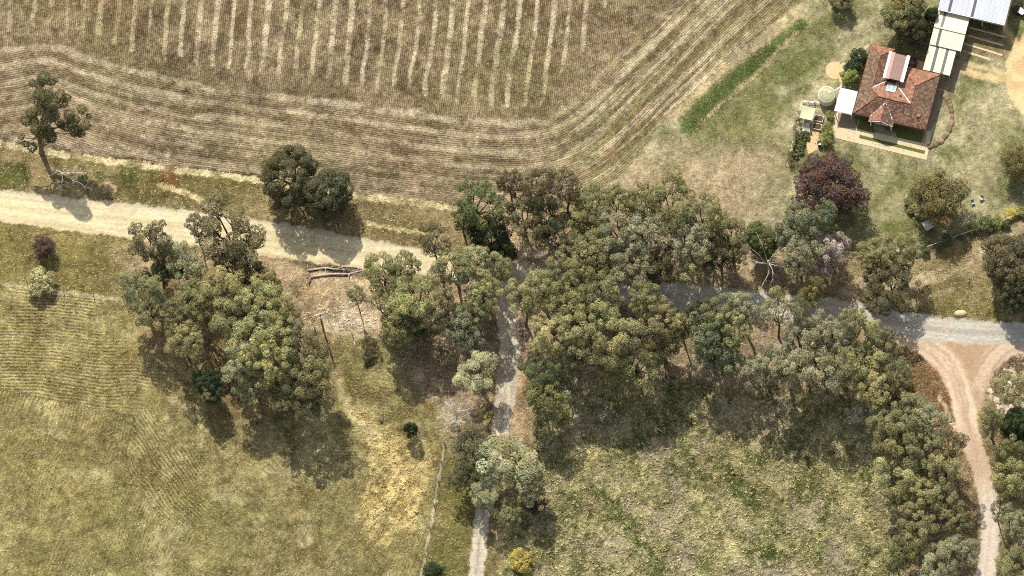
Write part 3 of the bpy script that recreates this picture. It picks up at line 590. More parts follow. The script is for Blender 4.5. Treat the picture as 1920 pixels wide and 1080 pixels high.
CL, MD, NS, SS, ES, GD = ('trees of the paddock clump', 'trees around the road junction', 'trees along the north side of the road', 'trees along the south side of the road', 'trees beside the dirt driveway', 'garden trees')
for t in (
    # pair beside the road
    (543, 334, 48, 11, 'dense', 'dark', 'left of the two dense dark round trees above the gravel road', 'round_tree', MD), (620, 360, 50, 10.5, 'dense', 'dark', 'right of the two dense dark round trees above the gravel road', 'round_tree', MD),
    # clump in the lower left paddock
    (285, 455, 41, 17, 'gum', 'brown', 'brownish tall gum at the top left corner of the paddock clump', 'gum_tree', CL), (428, 440, 62, 18, 'gum', 'brown', 'largest dark tall gum overhanging the road from the paddock clump', 'gum_tree', CL),
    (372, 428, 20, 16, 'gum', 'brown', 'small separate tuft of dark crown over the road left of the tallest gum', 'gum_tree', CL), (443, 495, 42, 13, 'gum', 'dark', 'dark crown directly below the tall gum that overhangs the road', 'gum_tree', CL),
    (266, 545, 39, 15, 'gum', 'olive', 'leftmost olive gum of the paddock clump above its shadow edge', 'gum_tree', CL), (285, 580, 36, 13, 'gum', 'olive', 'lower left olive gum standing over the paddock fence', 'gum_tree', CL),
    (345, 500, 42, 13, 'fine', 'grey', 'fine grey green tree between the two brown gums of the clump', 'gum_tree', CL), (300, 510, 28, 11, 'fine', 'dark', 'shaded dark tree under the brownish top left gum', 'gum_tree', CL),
    (374, 562, 44, 15, 'gum', 'olive', 'olive gum left of centre in the paddock clump', 'gum_tree', CL), (428, 556, 46, 16, 'gum', 'bright', 'bright tufted gum at the centre of the paddock clump', 'gum_tree', CL),
    (472, 570, 42, 15, 'gum', 'bright', 'bright gum right of centre in the paddock clump', 'gum_tree', CL), (507, 535, 26, 12, 'gum', 'olive', 'small gum on the upper right edge of the clump below the road', 'gum_tree', CL),
    (530, 582, 32, 15, 'gum', 'olive', 'olive gum with a dark leaning limb on the clump\'s right edge', 'gum_tree', CL), (350, 640, 33, 14, 'gum', 'bright', 'bright tufted gum jutting left into the paddock shade', 'gum_tree', CL),
    (330, 612, 24, 13, 'gum', 'olive', 'small tufted gum just left of the jutting bright one', 'gum_tree', CL), (438, 606, 38, 15, 'gum', 'olive', 'olive gum in the dark hollow of the clump', 'gum_tree', CL),
    (480, 636, 44, 17, 'gum', 'bright', 'brightest yellow green gum low in the paddock clump', 'gum_tree', CL), (528, 625, 38, 16, 'gum', 'bright', 'bright gum on the clump\'s right flank above the brown crown', 'gum_tree', CL),
    (390, 722, 27, 9, 'dense', 'deep', 'low dark bush standing apart in the clump\'s shade', 'bush', CL), (392, 738, 16, 9, 'gum', 'olive', 'sunlit tuft on the lower side of the dark bush', 'gum_tree', CL),
    (452, 690, 37, 15, 'gum', 'grey', 'grey green gum at the lower left of the paddock clump', 'gum_tree', CL), (516, 678, 45, 17, 'gum', 'bright', 'large light gum in the lower middle of the clump', 'gum_tree', CL),
    (572, 655, 40, 16, 'gum', 'brown', 'brown olive gum on the right rim of the paddock clump', 'gum_tree', CL), (588, 706, 40, 16, 'gum', 'olive', 'lower right gum of the clump beside the pale bare strip', 'gum_tree', CL),
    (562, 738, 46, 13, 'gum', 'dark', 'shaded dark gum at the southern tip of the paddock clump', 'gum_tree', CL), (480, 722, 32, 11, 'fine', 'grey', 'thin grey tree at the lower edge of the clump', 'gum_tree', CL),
    # around the junction
    (668, 555, 15, 12, 'gum', 'olive', 'slim young gum with a small round head on bare ground', 'gum_tree', MD), (716, 514, 34, 14, 'gum', 'olive', 'leftmost rounded gum of the group west of the side road', 'gum_tree', MD),
    (762, 508, 32, 14, 'gum', 'olive', 'second rounded gum from the left just below the gravel road', 'gum_tree', MD), (712, 562, 22, 13, 'sparse', 'olive', 'small gum with a bare stem beside the slim young one', 'gum_tree', MD),
    (772, 552, 44, 15, 'gum', 'bright', 'broad bright gum in the middle of the western group', 'gum_tree', MD), (752, 608, 40, 12, 'dense', 'olive', 'rounded yellow green tree on the paddock fence line', 'round_tree', MD),
    (790, 605, 34, 12, 'gum', 'dark', 'dark shaded gum right of the rounded fence line tree', 'gum_tree', MD), (812, 449, 36, 17, 'sparse', 'brown', 'lone brown olive gum leaning over the road west of the junction', 'gum_tree', MD),
    (850, 503, 38, 16, 'gum', 'bright', 'pale yellow gum below the lone leaning gum', 'gum_tree', MD), (886, 490, 36, 16, 'fine', 'pale', 'palest feathery gum over the road junction', 'gum_tree', MD),
    (928, 500, 28, 14, 'gum', 'bright', 'bright gum closest to the junction\'s west corner', 'gum_tree', MD), (905, 552, 32, 14, 'gum', 'bright', 'yellow olive gum on the west edge of the side road', 'gum_tree', MD),
    (895, 585, 30, 12, 'gum', 'olive', 'olive gum under the yellow one beside the side road', 'gum_tree', MD), (868, 612, 40, 11, 'fine', 'blue', 'hazy grey green tree west of the side road', 'gum_tree', MD),
    (835, 560, 26, 13, 'sparse', 'olive', 'open gum with dark paired stems in the western group', 'gum_tree', MD), (895, 698, 38, 11, 'gum', 'light', 'light grey green tree standing alone left of the side road', 'gum_tree', MD),
    (898, 382, 44, 17, 'gum', 'green', 'tall dark green gum north of the road by the field corner', 'gum_tree', MD), (870, 410, 28, 13, 'gum', 'green', 'lower left bough tree of the dark green gum', 'gum_tree', MD),
    (918, 448, 34, 11, 'dense', 'deep', 'deep green dense tree under the tall dark green gum', 'round_tree', MD), (946, 470, 24, 9, 'dense', 'green', 'small glossy green tree on the junction\'s north corner', 'round_tree', MD),
    (884, 840, 44, 9, 'fine', 'brown', 'dark brown feathery tree below the white dead tree', 'wattle_tree', MD), (874, 888, 36, 8, 'fine', 'dark', 'lower dark half of the brown trees beside the side road', 'wattle_tree', MD),
    (965, 868, 58, 12, 'fine', 'light', 'large bright grey green tree spreading over the side road', 'gum_tree', MD), (906, 920, 28, 9, 'gum', 'light', 'low light tree on the left of the spreading one', 'gum_tree', MD),
    (1000, 920, 30, 9, 'gum', 'light', 'lower right companion of the spreading bright tree', 'gum_tree', MD), (958, 965, 28, 6, 'fine', 'olive', 'hazy low tree in the shade below the spreading one', 'gum_tree', MD),
    # north side of the road
    (955, 345, 25, 17, 'gum', 'brown', 'leftmost brown tuft of the northern stand over the field', 'gum_tree', NS), (1005, 352, 34, 18, 'gum', 'brown', 'brown olive gum second from the left in the northern stand', 'gum_tree', NS),
    (1062, 355, 31, 18, 'gum', 'brown', 'brown gum poking highest into the field corner', 'gum_tree', NS), (978, 402, 34, 14, 'gum', 'brown', 'brown gum beside the dirt track to the field', 'gum_tree', NS),
    (1024, 412, 34, 14, 'gum', 'dark', 'dark gum in the western part of the northern stand', 'gum_tree', NS), (1056, 440, 40, 12, 'gum', 'dark', 'darkest green gum above the junction\'s east corner', 'gum_tree', NS),
    (1108, 388, 36, 16, 'gum', 'olive', 'olive gum with a rounded top left of the stand\'s notch', 'gum_tree', NS), (1106, 430, 34, 15, 'gum', 'bright', 'yellowish gum below the rounded one', 'gum_tree', NS),
    (1164, 382, 28, 17, 'gum', 'olive', 'narrow gum right of the notch in the northern edge', 'gum_tree', NS), (1206, 386, 34, 17, 'gum', 'olive', 'olive gum fourth from the right on the northern edge', 'gum_tree', NS),
    (1160, 436, 42, 16, 'gum', 'grey', 'grey gum in the middle of the northern stand', 'gum_tree', NS), (1206, 440, 42, 16, 'gum', 'grey', 'light grey gum left of the tall forked trunk', 'gum_tree', NS),
    (1178, 480, 44, 15, 'gum', 'grey', 'grey green gum whose stems reach the road shade', 'gum_tree', NS), (1264, 384, 46, 19, 'gum', 'olive', 'tallest gum of the northern stand with a pale forked limb', 'gum_tree', NS),
    (1322, 410, 37, 17, 'gum', 'olive', 'rounded gum right of the tallest northern one', 'gum_tree', NS), (1294, 452, 44, 16, 'gum', 'grey', 'grey gum beneath the tallest northern gum', 'gum_tree', NS),
    (1372, 440, 38, 15, 'gum', 'olive', 'round headed gum at the right end of the dense northern stand', 'gum_tree', NS), (1308, 492, 40, 13, 'gum', 'bright', 'yellow olive gum at the road edge of the northern stand', 'gum_tree', NS),
    (1345, 475, 32, 12, 'gum', 'dark', 'dark gum in the shade right of the yellow olive one', 'gum_tree', NS), (1236, 496, 36, 12, 'gum', 'dark', 'shaded gum beside the dark trunk above the road', 'gum_tree', NS),
    (1110, 476, 40, 14, 'gum', 'olive', 'olive gum over the road east of the junction', 'gum_tree', NS), (1085, 492, 34, 13, 'gum', 'olive', 'small olive gum nearest the junction on the east', 'gum_tree', NS),
    (1140, 512, 30, 13, 'gum', 'olive', 'gum covering the road in the middle of the stand', 'gum_tree', NS), (1372, 478, 26, 9, 'gum', 'olive', 'low gum left of the bleached dead tree', 'gum_tree', NS),
    (1430, 452, 29, 9, 'dense', 'green', 'round dark green tree behind the bleached dead limbs', 'round_tree', NS), (1500, 420, 40, 16, 'fine', 'blue', 'tall soft grey green tree left of the maroon garden tree', 'gum_tree', NS),
    (1545, 408, 26, 14, 'fine', 'blue', 'thin grey green top touching the maroon tree', 'gum_tree', NS), (1500, 482, 40, 15, 'fine', 'grey', 'drooping grey tree above the road bend', 'gum_tree', NS),
    (1522, 545, 28, 11, 'fine', 'olive', 'low drooping tree at the road edge under the grey one', 'gum_tree', NS), (1478, 450, 28, 13, 'fine', 'grey', 'hazy tree between the round dark one and the grey one', 'gum_tree', NS),
    (1556, 464, 34, 12, 'fine', 'pink', 'tree with dry pinkish leaves above the road bend', 'gum_tree', NS), (1545, 500, 24, 9, 'fine', 'pink', 'lower drooping bough of dry pinkish leaves', 'gum_tree', NS),
    (1638, 478, 32, 12, 'gum', 'olive', 'upper left tree of the dark group north of the road bend', 'gum_tree', NS), (1690, 474, 34, 12, 'gum', 'olive', 'upper right tree of the dark group by the garden fence', 'gum_tree', NS),
    (1664, 536, 47, 11, 'gum', 'dark', 'large dark olive tree shading the gravel road bend', 'gum_tree', NS), (1640, 520, 28, 10, 'gum', 'brown', 'brown tree on the left of the large dark olive one', 'gum_tree', NS),
    (1892, 490, 52, 12, 'dense', 'brown', 'big dark brown tree on the right edge above the road', 'round_tree', NS), (1905, 548, 32, 9, 'dense', 'dark', 'low dark part of the brown trees on the right edge', 'round_tree', NS),
    # south side of the road
    (980, 566, 32, 15, 'gum', 'bright', 'bright gum leaning over the side road from the east', 'gum_tree', SS), (1014, 542, 36, 16, 'gum', 'bright', 'light gum on the junction\'s southeast corner', 'gum_tree', SS),
    (1080, 546, 38, 16, 'gum', 'olive', 'olive gum just south of the hidden road', 'gum_tree', SS), (1060, 512, 30, 15, 'gum', 'olive', 'gum covering the road right of the junction', 'gum_tree', SS),
    (1130, 556, 38, 15, 'gum', 'olive', 'gum second from the sunlit road gap', 'gum_tree', SS), (1214, 566, 36, 16, 'gum', 'olive', 'separate rounded gum in front of the sunlit road gap', 'gum_tree', SS),
    (1056, 582, 40, 16, 'gum', 'bright', 'light tufted gum in the west of the southern stand', 'gum_tree', SS), (1110, 604, 46, 17, 'gum', 'bright', 'largest light gum in the southern stand', 'gum_tree', SS),
    (1044, 632, 46, 16, 'gum', 'bright', 'light gum above the black shade beside the side road', 'gum_tree', SS), (1146, 642, 46, 16, 'gum', 'bright', 'light gum low in the middle of the southern stand', 'gum_tree', SS),
    (1084, 660, 38, 14, 'gum', 'olive', 'olive gum at the paddock edge of the southern stand', 'gum_tree', SS), (1240, 606, 36, 15, 'gum', 'gold', 'golden olive gum right of the rounded one', 'gum_tree', SS),
    (1206, 636, 42, 15, 'gum', 'brown', 'brownish gum in the southern stand above the fence gap', 'gum_tree', SS), (1278, 606, 26, 12, 'fine', 'blue', 'small blue grey tree left of the open gap', 'gum_tree', SS),
    (1196, 684, 38, 12, 'gum', 'olive', 'dull olive gum at the paddock fence', 'gum_tree', SS), (1150, 690, 34, 11, 'gum', 'olive', 'low olive gum over the fence wires', 'gum_tree', SS),
    (1015, 706, 34, 12, 'gum', 'green', 'green gum beside the pale patch of the side road', 'gum_tree', SS), (1020, 748, 42, 11, 'fine', 'olive', 'soft olive tree at the west corner of the meadow', 'gum_tree', SS),
    (1245, 650, 36, 11, 'gum', 'olive', 'shaded gum on the west rim of the open gap', 'gum_tree', SS), (1312, 586, 28, 13, 'gum', 'dark', 'dark gum on the right of the open gap', 'gum_tree', SS),
    (1346, 592, 34, 15, 'gum', 'olive', 'olive gum below the shaded road stretch', 'gum_tree', SS), (1390, 582, 34, 15, 'gum', 'grey', 'grey gum touching the road left of the dark trunks', 'gum_tree', SS),
    (1330, 632, 44, 15, 'fine', 'blue', 'dark blue green tree standing right of the open gap', 'gum_tree', SS), (1376, 618, 32, 16, 'gum', 'bright', 'yellow green gum left of the bare pink ground', 'gum_tree', SS),
    (1352, 668, 42, 12, 'fine', 'blue', 'lower blue green tree in the southern stand', 'gum_tree', SS), (1456, 576, 36, 18, 'sparse', 'bright', 'tall open gum with several black stems', 'gum_tree', SS),
    (1500, 574, 23, 17, 'sparse', 'olive', 'small round crown on a long limb over the road', 'gum_tree', SS), (1514, 612, 34, 15, 'gum', 'grey', 'grey green gum right of the black stems', 'gum_tree', SS),
    (1504, 642, 36, 14, 'gum', 'grey', 'lower grey green gum right of the black stems', 'gum_tree', SS), (1562, 636, 38, 15, 'gum', 'grey', 'grey gum left of the leaning dark limb', 'gum_tree', SS),
    (1602, 600, 28, 17, 'sparse', 'bright', 'round see through gum crown against the road', 'gum_tree', SS), (1618, 636, 38, 14, 'gum', 'bright', 'light gum right of the leaning dark limb', 'gum_tree', SS),
    (1438, 690, 40, 14, 'gum', 'grey', 'grey gum below the bare pink ground', 'gum_tree', SS), (1478, 696, 36, 14, 'gum', 'grey', 'second grey gum along the meadow edge', 'gum_tree', SS),
    (1530, 694, 44, 14, 'gum', 'grey', 'third grey gum along the meadow edge', 'gum_tree', SS), (1590, 690, 42, 14, 'gum', 'olive', 'olive gum at the bend of the meadow edge', 'gum_tree', SS),
    (1652, 658, 34, 14, 'gum', 'olive', 'gum nearest the driveway entrance on the west', 'gum_tree', SS), (1630, 690, 36, 14, 'gum', 'bright', 'yellow olive gum below the driveway entrance', 'gum_tree', SS),
    # beside the dirt driveway
    (1682, 702, 30, 14, 'gum', 'olive', 'dark topped gum over the red scrub', 'gum_tree', ES), (1642, 728, 40, 14, 'gum', 'bright', 'bright gum left of the red scrub', 'gum_tree', ES),
    (1690, 735, 32, 12, 'gum', 'brown', 'reddish olive gum edging the bare red soil', 'gum_tree', ES), (1698, 776, 42, 14, 'gum', 'olive', 'olive gum left of the red soil stripe', 'gum_tree', ES),
    (1660, 800, 36, 13, 'gum', 'olive', 'gum on the meadow side right of the grey dead crown', 'gum_tree', ES), (1686, 834, 44, 14, 'gum', 'olive', 'large olive gum in the middle of the driveway stand', 'gum_tree', ES),
    (1740, 792, 36, 13, 'gum', 'grey', 'grey gum touching the red soil stripe', 'gum_tree', ES), (1734, 846, 40, 13, 'gum', 'olive', 'olive gum behind the dark brown driveway tree', 'gum_tree', ES),
    (1784, 832, 32, 13, 'sparse', 'brown', 'dark brown gum leaning over the driveway', 'gum_tree', ES), (1680, 898, 38, 13, 'gum', 'bright', 'bright tufted gum jutting into the meadow', 'gum_tree', ES),
    (1768, 880, 34, 13, 'gum', 'bright', 'bright gum west of the pale driveway', 'gum_tree', ES), (1722, 925, 32, 12, 'gum', 'bright', 'small bright gum over black shade', 'gum_tree', ES),
    (1772, 932, 30, 12, 'gum', 'bright', 'rounded bright gum right of the black shade', 'gum_tree', ES), (1712, 978, 40, 12, 'gum', 'olive', 'olive gum near the bottom of the driveway stand', 'gum_tree', ES),
    (1800, 985, 26, 12, 'gum', 'olive', 'olive gum pressed against the driveway near the bottom', 'gum_tree', ES), (1680, 1040, 38, 11, 'fine', 'olive', 'shaded soft tree at the bottom left of the driveway stand', 'gum_tree', ES),
    (1758, 1062, 38, 11, 'gum', 'grey', 'grey gum on the bottom edge left of the driveway', 'gum_tree', ES), (1796, 1036, 32, 12, 'gum', 'grey', 'grey green gum overhanging the driveway at the bottom', 'gum_tree', ES),
    (1872, 958, 18, 10, 'gum', 'grey', 'small grey tree standing over the driveway', 'gum_tree', ES), (1860, 788, 28, 13, 'fine', 'olive', 'thin olive tree on the east side of the driveway', 'gum_tree', ES),
    (1888, 848, 28, 12, 'fine', 'olive', 'second thin olive tree down the east side', 'gum_tree', ES), (1908, 795, 34, 9, 'dense', 'deep', 'black green tree on the right edge', 'round_tree', ES),
    (1905, 728, 36, 12, 'gum', 'olive', 'olive gum on the right edge over pale litter', 'gum_tree', ES), (1904, 900, 36, 13, 'gum', 'bright', 'large bright gum on the right edge', 'gum_tree', ES),
    (1902, 985, 34, 12, 'gum', 'grey', 'grey gum on the right edge low down', 'gum_tree', ES), (1908, 1056, 36, 11, 'gum', 'olive', 'gum in the bottom right corner', 'gum_tree', ES),
    # garden
    (1555, 346, 64, 10, 'decid', 'maroon', 'large maroon leaved tree below the house', 'maroon_tree', GD, 0), (1766, 372, 50, 8.5, 'decid', 'autumn', 'autumn coloured tree in the round garden bed', 'autumn_tree', GD, 1),
    (1696, 14, 38, 9, 'dense', 'olive', 'olive tree at the top edge left of the carport', 'garden_tree', GD), (1712, 55, 26, 7, 'dense', 'dark', 'dark tree between the top olive tree and the carport', 'garden_tree', GD),
    (1577, 4, 19, 4, 'dense', 'brown', 'brown bush on the top edge of the lawn', 'bush', GD), (1914, 308, 32, 7, 'decid', 'autumn', 'yellow brown tree on the right edge of the lawn', 'garden_tree', GD, 1),
    (83, 464, 21, 4.2, 'decid', 'maroon', 'small maroon tree on the left roadside grass', 'maroon_tree', GD, 0), (75, 525, 25, 3.4, 'shrub', 'pale', 'pale yellow green rounded shrub on the paddock fence', 'shrub', GD),
    (1003, 944, 20, 4, 'decid', 'maroon', 'small maroon shrub under the spreading bright tree', 'maroon_shrub', GD, 0), (975, 1054, 21, 3, 'shrub', 'yellow', 'golden yellow shrub near the bottom edge', 'shrub', GD),
    (812, 1070, 14, 2.5, 'shrub', 'deep', 'dark green shrub by the fence at the bottom', 'shrub', GD), (772, 806, 12, 5.5, 'shrub', 'deep', 'narrow dark shrub in the paddock grass', 'shrub', GD),
    (690, 664, 13, 1.8, 'shrub', 'brown', 'brown shrub shape standing in for the shadow of the slim young gum', 'shrub', GD), (715, 790, 3, .5, 'shrub', 'brown', 'tiny tussock in the straw coloured grass', 'shrub', GD),  # brown shrub is added where the slim young gum's crown shadow falls
    (1591, 146, 15, 3.2, 'shrub', 'lime', 'round clipped bush beside the water tank', 'bush', GD), (1599, 124, 15, 3, 'shrub', 'deep', 'dark bush between the clipped one and the roof', 'bush', GD),
    (1612, 107, 14, 3, 'shrub', 'deep', 'darkest bush at the house\'s northwest corner', 'bush', GD), (1602, 105, 6, 1.5, 'shrub', 'blue', 'little blue grey bush beside the garden path', 'bush', GD),
    (1746, 28, 15, 5, 'dense', 'deep', 'dark green bush against the carport\'s upper end', 'bush', GD), (1738, 52, 15, 4, 'shrub', 'green', 'green bush halfway along the carport', 'bush', GD), (1735, 78, 12, 3, 'shrub', 'autumn', 'brown bush at the carport\'s lower end', 'bush', GD),
    (1712, 118, 9, 2, 'shrub', 'maroon', 'dark red bush in the courtyard corner', 'bush', GD), (1556, 217, 8, 1.5, 'shrub', 'lime', 'lime bush by the white patio roof', 'bush', GD),
    (1703, 379, 7, 1, 'shrub', 'olive', 'small clipped bush on the rim of the round bed', 'bush', GD), (1711, 391, 9, 1.2, 'shrub', 'olive', 'second clipped bush on the rim of the round bed', 'bush', GD), (1722, 397, 10, 1.2, 'shrub', 'bright', 'third bush in the round bed', 'bush', GD),
    (1737, 392, 14, 2.2, 'shrub', 'olive', 'fourth and largest bush of the round bed', 'bush', GD), (1727, 362, 12, 2.5, 'shrub', 'deep', 'dark green bush left of the autumn tree', 'bush', GD),
    (1846, 420, 17, 2.4, 'shrub', 'green', 'largest round green bush on the garden fence', 'bush', GD), (1871, 416, 11, 1.8, 'shrub', 'lime', 'lime green bush right of the largest fence bush', 'bush', GD), (1886, 421, 8, 1.4, 'shrub', 'green', 'small green bush between the two yellow ones', 'bush', GD),
    (1824, 427, 11, 1.2, 'shrub', 'lime', 'pale yellow bush left of the largest fence bush', 'bush', GD), (1896, 403, 11, 1.2, 'shrub', 'yellow', 'bright yellow flowering bush on the garden fence', 'bush', GD), (1914, 398, 9, 1.3, 'shrub', 'lime', 'lime bush at the right end of the fence', 'bush', GD),
    (1776, 450, 11, 1.8, 'shrub', 'green', 'green bush in the middle of the garden fence', 'bush', GD), (1760, 462, 8, 1.2, 'shrub', 'green', 'low green bush left of the middle fence bush', 'bush', GD), (1734, 470, 9, 1.6, 'shrub', 'green', 'green bush at the left end of the garden fence', 'bush', GD),
    (1800, 444, 6, 1, 'shrub', 'green', 'tiny green bush between the middle and yellow fence bushes', 'bush', GD), (1508, 590, 0.1, .1, None, None, None, None, None),
):
    if t[4] is None: continue
    nm = t[7]; cat = 'tree' if nm.endswith('tree') else ('bush' if nm == 'bush' else 'shrub')
    plant(t[0], t[1], t[2], t[3] * (1.12 if t[8] in (SS, ES) else 1.0), t[4], t[5], t[6], nm, cat, t[8], t[9] if len(t) > 9 else None)

# the tall open gum on the left roadside, bough by bough
def roadside_gum():
    rng = np.random.RandomState(3); b = G(78, 286); o = thing('gum_tree', (b.x, b.y, 0), 'tall open gum with bare white limbs standing alone at the far left', 'tree', MD)
    spots = [(82, 146, 17, 1.1), (74, 158, 16, .8), (60, 156, 15, .6), (96, 152, 15, .8), (104, 150, 14.5, .5), (75, 176, 16.5, 1.1), (88, 182, 17, 1.2), (96, 192, 16.5, 1.2), (80, 196, 15, 1.1), (112, 178, 14, .9), (124, 184, 13, .8), (118, 194, 13, .8), (92, 208, 15, 1.2), (100, 216, 13, 1.0),
             (60, 212, 12, .9), (50, 226, 11, .9), (64, 228, 11, .8), (66, 242, 11, 1.0), (76, 246, 10, 1.1), (90, 248, 10, 1.1), (96, 258, 9, 1.0), (82, 262, 9, 1.0), (60, 276, 7, .8), (40, 256, 8, .6), (48, 270, 7, .6), (130, 214, 12, .9), (140, 224, 11, 1.0), (154, 204, 12, .8),
             (160, 236, 11, .9), (142, 246, 9, 1.0), (150, 250, 9, .8), (114, 232, 9, .7), (124, 240, 8, .6), (166, 218, 11, .5), (132, 230, 10, .8), (84, 230, 12, 1.0), (72, 204, 13, .9)]
    cen = []; rad = []
    for px, py, z, r in spots: p = G(px, py, z) - b; cen.append((p.x, p.y, z)); rad.append(r)
    v, f, c = leaves(rng, cen, np.array(rad) * 1.08, 420, .15); me = mesh_np('crown', v, f, c); me.materials.append(LEAF); link('crown', me, o).color = (.15, .14, .062, 1)
    mb = MB(); grow(mb, rng, (0, 0, 0), (.3, 1.2, 7.5), cen, rad, .42, 7, (1.7, 1.65, 1.55)); link('trunk', mb.mesh('trunk', BARK, True), o)
roadside_gum()
bare(855, 780, 38, 7, 'white dead tree with a fan of bare twigs left of the side road', 4, 30)
bare(1440, 487, 50, 12, 'bleached dead tree with long white limbs in front of the round dark tree', 9, 10, thick=.15, depth=1)
bare(1601, 780, 22, 6, 'small grey dead tree in the meadow shade', 12, 24, thick=.08)
bare(1008, 842, 34, 5, 'dark dead tree with crooked limbs above the spreading bright tree', 15, 14, thick=.14, col=BARK)
bare(1470, 410, 20, 15, 'thin dead spars rising from the grey green tree', 21, 6, thick=.09, depth=1)

# ------------------------------------------------------------------ buildings
M_TILE = material('clay_tile', (1, 1, 1), 0.85, 0.2, 0.3, 6.0, 0.006, use_col=True)
M_UNDER = material('roof_board', lin((70, 48, 38)), 0.9, 0.1)
M_BRICK = material('house_brick', lin((150, 110, 84)), 0.9, 0.2, 0.25, 9.0, 0.01)
M_WHITE = material('white_paint', lin((236, 236, 236), .92), 0.5, 0.4, 0.05, 1.5)
M_SHEETW = material('white_roof_sheet', lin((206, 209, 216), .85), 0.45, 0.4, 0.10, 0.7, 0, stretch=(1, .25, 1))
M_SHEETC = material('cream_roof_sheet', lin((226, 217, 192), .85), 0.5, 0.35, 0.14, 0.6, 0, stretch=(1, .25, 1))
M_STRIP = material('skylight_sheet', lin((92, 96, 96)), 0.25, 0.5, 0.2, 1.2)
M_CLAD = material('beige_cladding', lin((196, 182, 156), .85), 0.6, 0.3, 0.12, 2.0, 0, stretch=(6, 6, .3))
M_DARK = material('dark_metal', lin((46, 42, 40)), 0.6, 0.3)
M_GLASS = material('skylight_glass', lin((150, 165, 170)), 0.12, 0.6, 0.06, 2)
M_POLY = material('tinted_roof_glazing', lin((126, 96, 84)), 0.3, 0.5, 0.28, 2.4)
M_CONC = material('concrete', lin((214, 196, 160), .8), 0.9, 0.15, 0.14, 2.2, 0.006)
M_PINK = material('pink_paving', lin((222, 186, 140), .8), 0.9, 0.15, 0.16, 3.0, 0.006)
M_GREYP = material('worn_paving', lin((150, 134, 112), .8), 0.9, 0.15, 0.2, 2.5, 0.008)
M_TURF = material('garden_turf', lin((100, 106, 56), .8), 0.95, 0.05, 0.4, 5.0, 0.03)
M_TANK = material('tank_wall', lin((226, 218, 196), .9), 0.6, 0.3, 0.08, 2)
M_LID = material('mossy_tank_lid', lin((176, 170, 134), .85), 0.85, 0.2, 0.3, 2.2, 0.01)
M_WOOD = material('weathered_wood', lin((132, 112, 92)), 0.9, 0.1, 0.3, 5.0, 0.01)
M_SOIL = material('bed_soil', lin((84, 68, 52)), 0.95, 0.05, 0.35, 8.0, 0.03)
M_NET = material('shade_net', lin((196, 200, 164), .85), 0.9, 0.1, 0.2, 4.0)
M_STONE = material('edging_stone', (1, 1, 1), 0.9, 0.15, 0.3, 5.0, 0.02, use_col=True)
M_YEL = material('yellow_board', lin((226, 176, 40)), 0.6, 0.3, 0.12, 3)
M_PEEL = material('peeling_white_boards', lin((200, 192, 176)), 0.8, 0.2, 0.55, 5.0, 0.01)
M_CHAIR = material('pale_green_metal', lin((160, 182, 172), .8), 0.45, 0.4, 0.1, 3)
M_WIRE = material('wire', lin((170, 164, 152)), 0.5, 0.4, 0.1, 3)
M_LOG = material('grey_log', lin((172, 160, 144)), 0.95, 0.05, 0.4, 3.0, 0.03)
M_STRAW = material('straw_mound', lin((208, 192, 152), .85), 0.95, 0.05, 0.3, 5.0, 0.05)
A_, B_ = G(1600, 211.7, 2.6), G(1735, 243.3, 2.6)
RZ = math.atan2(B_.y - A_.y, B_.x - A_.x); ROT = Matrix.Rotation(RZ, 3, 'Z'); RINV = Matrix.Rotation(-RZ, 3, 'Z')
def toL(px, py, z=0.0): return RINV @ (G(px, py, z) - Vector((A_.x, A_.y, 0)))
